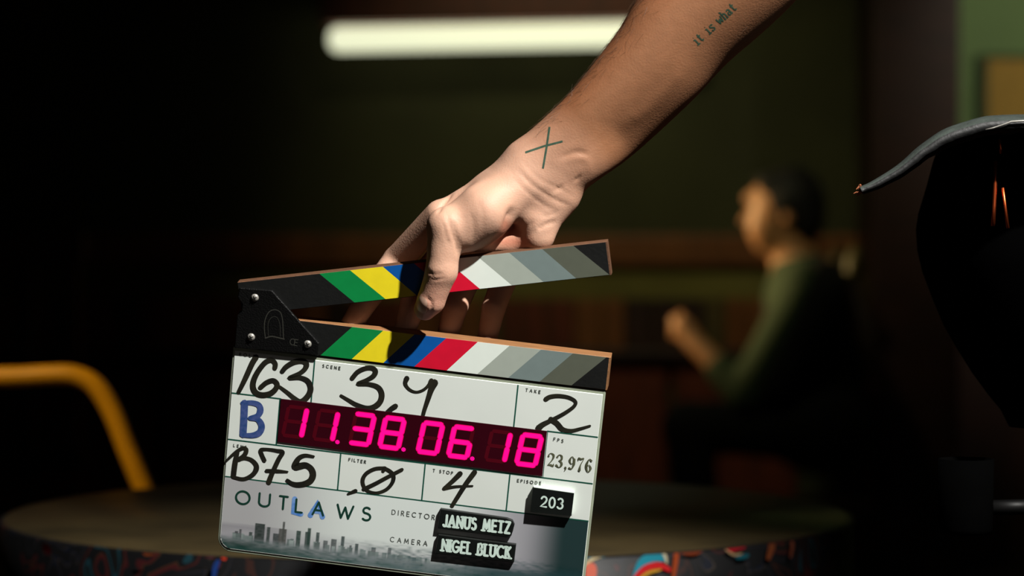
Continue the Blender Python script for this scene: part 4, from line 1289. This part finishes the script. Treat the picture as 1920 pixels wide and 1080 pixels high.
man = quadmesh('person', V, Q, M['faceskin'], None)
tag(man, 'man seated in profile facing left, black hair, green shirt and black vest, hands clasped', 'person')
def garment(name, m_, prims, h, box_, cuts=()):
    f_ = field(*box_, 0.36, h)
    for p in prims:
        if p[0] == 'e': f_.ell(Bp(*p[1]), p[2], p[3])
        else: f_.cap(Bp(*p[0]), Bp(*p[1]), p[2], p[3], p[4])
    for c_ in cuts: f_.halfspace(*c_)
    V_, Q_ = f_.mesh(2)
    return quadmesh(name, V_, Q_, m_, man)
g = []
for sg in (-1, 1):
    g += [((1508, 545, sg * 0.12), (1508, 545, sg * 0.15), 0.087, 0.082, 0.05), ((1506, 552, sg * 0.19), (1400, 740, sg * 0.16), 0.070, 0.062, 0.03),
          ((1400, 740, sg * 0.16), (1352, 694, sg * 0.11), 0.058, 0.048, 0.015)]
g += [((1510, 560, 0), (1532, 790, 0), 0.124, 0.132, 0.08), ((1492, 488, 0), (1504, 520, 0), 0.072, 0.085, 0.03)]
garment('shirt', M['shirt'], g, 0.009, (1300, 440, 1700, 960), ((Bp(1500, 478), (-0.25, 0, 0.97)),))
g = [((1516, 590, 0), (1536, 800, 0), 0.136, 0.144, 0.08), ((1540, 548, -0.12), (1540, 548, 0.12), 0.100, 0.100, 0.06),
     ((1530, 560, -0.19), (1450, 720, -0.17), 0.080, 0.066, 0.04), ((1530, 560, 0.19), (1450, 720, 0.17), 0.080, 0.066, 0.04)]
garment('vest', M['vest'], g, 0.010, (1380, 460, 1720, 960))
g = []
for sg in (-1, 1):
    g += [((1548, 805, sg * 0.10), (1290, 800, sg * 0.12), 0.098, 0.074, 0.04), ((1290, 800, sg * 0.12), (1320, 1060, sg * 0.12), 0.074, 0.062, 0.02)]
g += [((1536, 800, -0.05), (1536, 800, 0.05), 0.145, 0.145, 0.05)]
garment('trousers', M['jeans'], g, 0.011, (1180, 680, 1720, 1112))
for sg in (-1, 1):
    garment('shoe', M['shoe'], [((1322, 1086, sg * 0.12), (1242, 1092, sg * 0.13), 0.048, 0.040, 0.02), ((1325, 1078, sg * 0.12), (1322, 1050, sg * 0.12), 0.05, 0.056, 0.02)], 0.009, (1180, 1000, 1400, 1112))
garment('hair', M['headhair'], [('e', (1484, 378), (0.104, 0.092, 0.106), 0.02), ('e', (1508, 410), (0.060, 0.080, 0.080), 0.02), ('e', (1440, 345), (0.055, 0.07, 0.03), 0.02)], 0.008, (1380, 290, 1600, 500),
        ((Bp(1440, 400), (-0.93, 0, -0.36)),))

# wooden chair he sits on
wc = empty('wooden_chair', (Bp(1545, 900)[0], BD, 0))
tag(wc, 'wooden chair under the seated man with a pale topped back post', 'chair')
seat_z = zat(829, BD) - 0.06
sx0 = Bp(1420, 900)[0] - wc.location.x; sx1 = Bp(1648, 900)[0] - wc.location.x
box('seat', (sx0, -0.22, seat_z - 0.16), (sx1, 0.22, seat_z - 0.12), M['dark_wood'], wc, bevel=0.01)
for yy in (-0.2, 0.2):
    tpx = Bp(1584, 470)[0] - wc.location.x; tz_ = zat(462, BD)
    tube('leg', [(sx0 + 0.03, yy, seat_z - 0.15), (sx0 + 0.02, yy, 0)], 0.018, M['dark_wood'], wc)
    tube('leg', [(sx1 - 0.02, yy, seat_z - 0.15), (sx1 + 0.01, yy, 0)], 0.018, M['dark_wood'], wc)
    tube('back_post', [(sx1 - 0.02, yy, seat_z - 0.14), (sx1 + 0.0, yy, seat_z + 0.2), (tpx, yy, tz_ - 0.11)], 0.018, M['dark_wood'], wc)
    pst = tube('post_cap', [(tpx - 0.012, yy, tz_ - 0.11), (tpx - 0.004, yy, tz_ - 0.09), (tpx + 0.002, yy, tz_ - 0.05), (tpx + 0.008, yy, tz_ - 0.015), (tpx + 0.010, yy, tz_)], [0.016, 0.024, 0.027, 0.022, 0.008], M['palewood'], wc)
for zz in (0.2, 0.34):
    box('back_rail', (sx1 - 0.01, -0.19, seat_z + zz), (sx1 + 0.015, 0.19, seat_z + zz + 0.06), M['dark_wood'], wc, bevel=0.005)

# ================================================================== black padded stand at the right edge
ED = 2.02
def Ep(px, py, dm=0.0): return Vector(at(px, py, ED + dm))
st = empty('padded_stand', (Ep(1960, 540).x, Ep(1960, 540).y, 0))
tag(st, 'black stand with a curved dusty padded flap and frayed tip at the right edge', 'stand')
def Er(px, py, dm=0.0): return Ep(px, py, dm) - st.location
topc = catmull([(1612, 350), (1645, 334), (1690, 303), (1730, 268), (1775, 240), (1830, 222), (1880, 215), (1960, 217), (2060, 232), (2160, 262)], 5)
vs, fs = [], []
ncs = 14
for i, p in enumerate(topc):
    t = topc[min(i + 1, len(topc) - 1)] - topc[max(i - 1, 0)]; t /= np.linalg.norm(t); nn = np.array((-t[1], t[0]))  # downward side
    if nn[1] < 0: nn = -nn
    f_ = i / (len(topc) - 1)
    th_ = (15 + 22 * min(1, f_ * 2.2)) * (1 + 0.02 * math.sin(i * 1.7))
    wob = 0.4 * math.sin(i * 0.9)
    for k in range(ncs):
        a_ = 2 * PI * k / ncs
        dy = -math.cos(a_); dz = math.sin(a_)
        sgn = lambda v: math.copysign(abs(v) ** 0.6, v)
        half = 0.06 + 0.05 * f_
        o2 = p + nn * (th_ * 0.5 * (1 + sgn(dy)) + wob)
        vs.append(Er(o2[0], o2[1], half * sgn(dz) + half - 0.02))
for i in range(len(topc) - 1):
    for k in range(ncs): fs.append((i * ncs + k, i * ncs + (k + 1) % ncs, (i + 1) * ncs + (k + 1) % ncs, (i + 1) * ncs + k))
fs.append(tuple(range(ncs))); fs.append(tuple((len(topc) - 1) * ncs + k for k in range(ncs))[::-1])
fo = mesh('padded_flap', vs, fs, M['felt'], st, smooth=True)
fo.data.materials.append(M['vinyl'])
for i, p in enumerate(fo.data.polygons):
    k = i % ncs
    if i < (len(topc) - 1) * ncs and 3 <= k <= 10: p.material_index = 1
# frayed tip
vs, fs = [], []
for i in range(12):
    a_ = np.array(Er(1613 + random.uniform(-3, 5), 352 + random.uniform(-6, 10), random.uniform(-0.02, 0.03)))
    b_ = a_ + np.array((-random.uniform(0.001, 0.004), random.uniform(-0.004, 0.004), -random.uniform(-0.001, 0.004)))
    v_, f_ = tube_data([a_, (a_ + b_) / 2 + 0.0006, b_], [0.0009, 0.0007, 0.0003], 5)
    n0 = len(vs); vs += v_; fs += [tuple(n0 + q for q in f2) for f2 in f_]
mesh('frayed_tip', vs, fs, M['foam'], st)
tube('pale_piping', [Er(*p) for p in ((1848, 243, -0.021), (1862, 240, -0.021), (1880, 234, -0.021), (1896, 228, -0.021), (1930, 226, -0.021), (1975, 227, -0.02))], [0.0004, 0.0006, 0.0005, 0.0008, 0.0008, 0.0008], M['steel'], st, 6)
# hollow-looking black shell below
prof = [(245, 1760), (300, 1738), (350, 1724), (400, 1708), (430, 1703), (470, 1706), (510, 1716), (560, 1736), (610, 1758), (650, 1782), (700, 1815), (740, 1846), (770, 1872), (800, 1888)]
vs, fs = [], []; n = 28
for y_, x_ in prof:
    hw_ = (1965 - x_) * ED / F
    c_ = Er(1965, y_, 0.13)
    for k in range(n):
        a_ = 2 * PI * k / n
        vs.append((c_[0] + hw_ * math.cos(a_), c_[1] + min(hw_, 0.10) * math.sin(a_), c_[2]))
for i in range(len(prof) - 1):
    for k in range(n): fs.append((i * n + k, i * n + (k + 1) % n, (i + 1) * n + (k + 1) % n, (i + 1) * n + k))
fs.append(tuple(range(n))); fs.append(tuple((len(prof) - 1) * n + k for k in range(n))[::-1])
mesh('shell', vs, fs, M['body'], st, smooth=True)
zc = Er(1965, 800, 0.13)
tube('pole', [(zc[0], zc[1], zc[2] + 0.02), (zc[0], zc[1], 0.35), (zc[0], zc[1], 0.12)], 0.016, M['pedestal'], st, 14)
for k in range(3):
    a_ = k * 2 * PI / 3 + 0.5
    tube('leg', [(zc[0], zc[1], 0.34), (zc[0] + 0.15 * math.cos(a_), zc[1] + 0.15 * math.sin(a_), 0.16), (zc[0] + 0.3 * math.cos(a_), zc[1] + 0.3 * math.sin(a_), 0.012)], 0.011, M['pedestal'], st, 10)
for ps in ([(1874, 261), (1876, 275), (1878, 288)], [(1867, 302), (1866, 340), (1864, 385), (1862, 424)], [(1880, 352), (1885, 390), (1890, 428)]):
    tube('glint_rod', [Er(*p, 0.015) for p in ps], 0.0016 if len(ps) > 3 else 0.0012, M['orange_glint'], st, 10)  # thin rods standing in for orange highlights on the black stand
cupc = Er(1811, 930, 0.12)
rr_ = 52 * (ED + 0.12) / F
zt = Er(1811, 860, 0.12)[2]; zb = Er(1811, 1000, 0.12)[2]
lathe('cup_holder', [(rr_ * 0.92, zb), (rr_ * 0.96, zb + 0.004), (rr_, zt), (rr_ * 0.93, zt), (rr_ * 0.88, zb + 0.006), (0.0, zb + 0.006)], M['body'], st, n=40, center=(cupc[0], cupc[1]))
tube('bracket', [(cupc[0] + rr_ * 0.9, cupc[1], zb + 0.02), (zc[0], zc[1], zb + 0.02)], 0.006, M['pedestal'], st, 8)
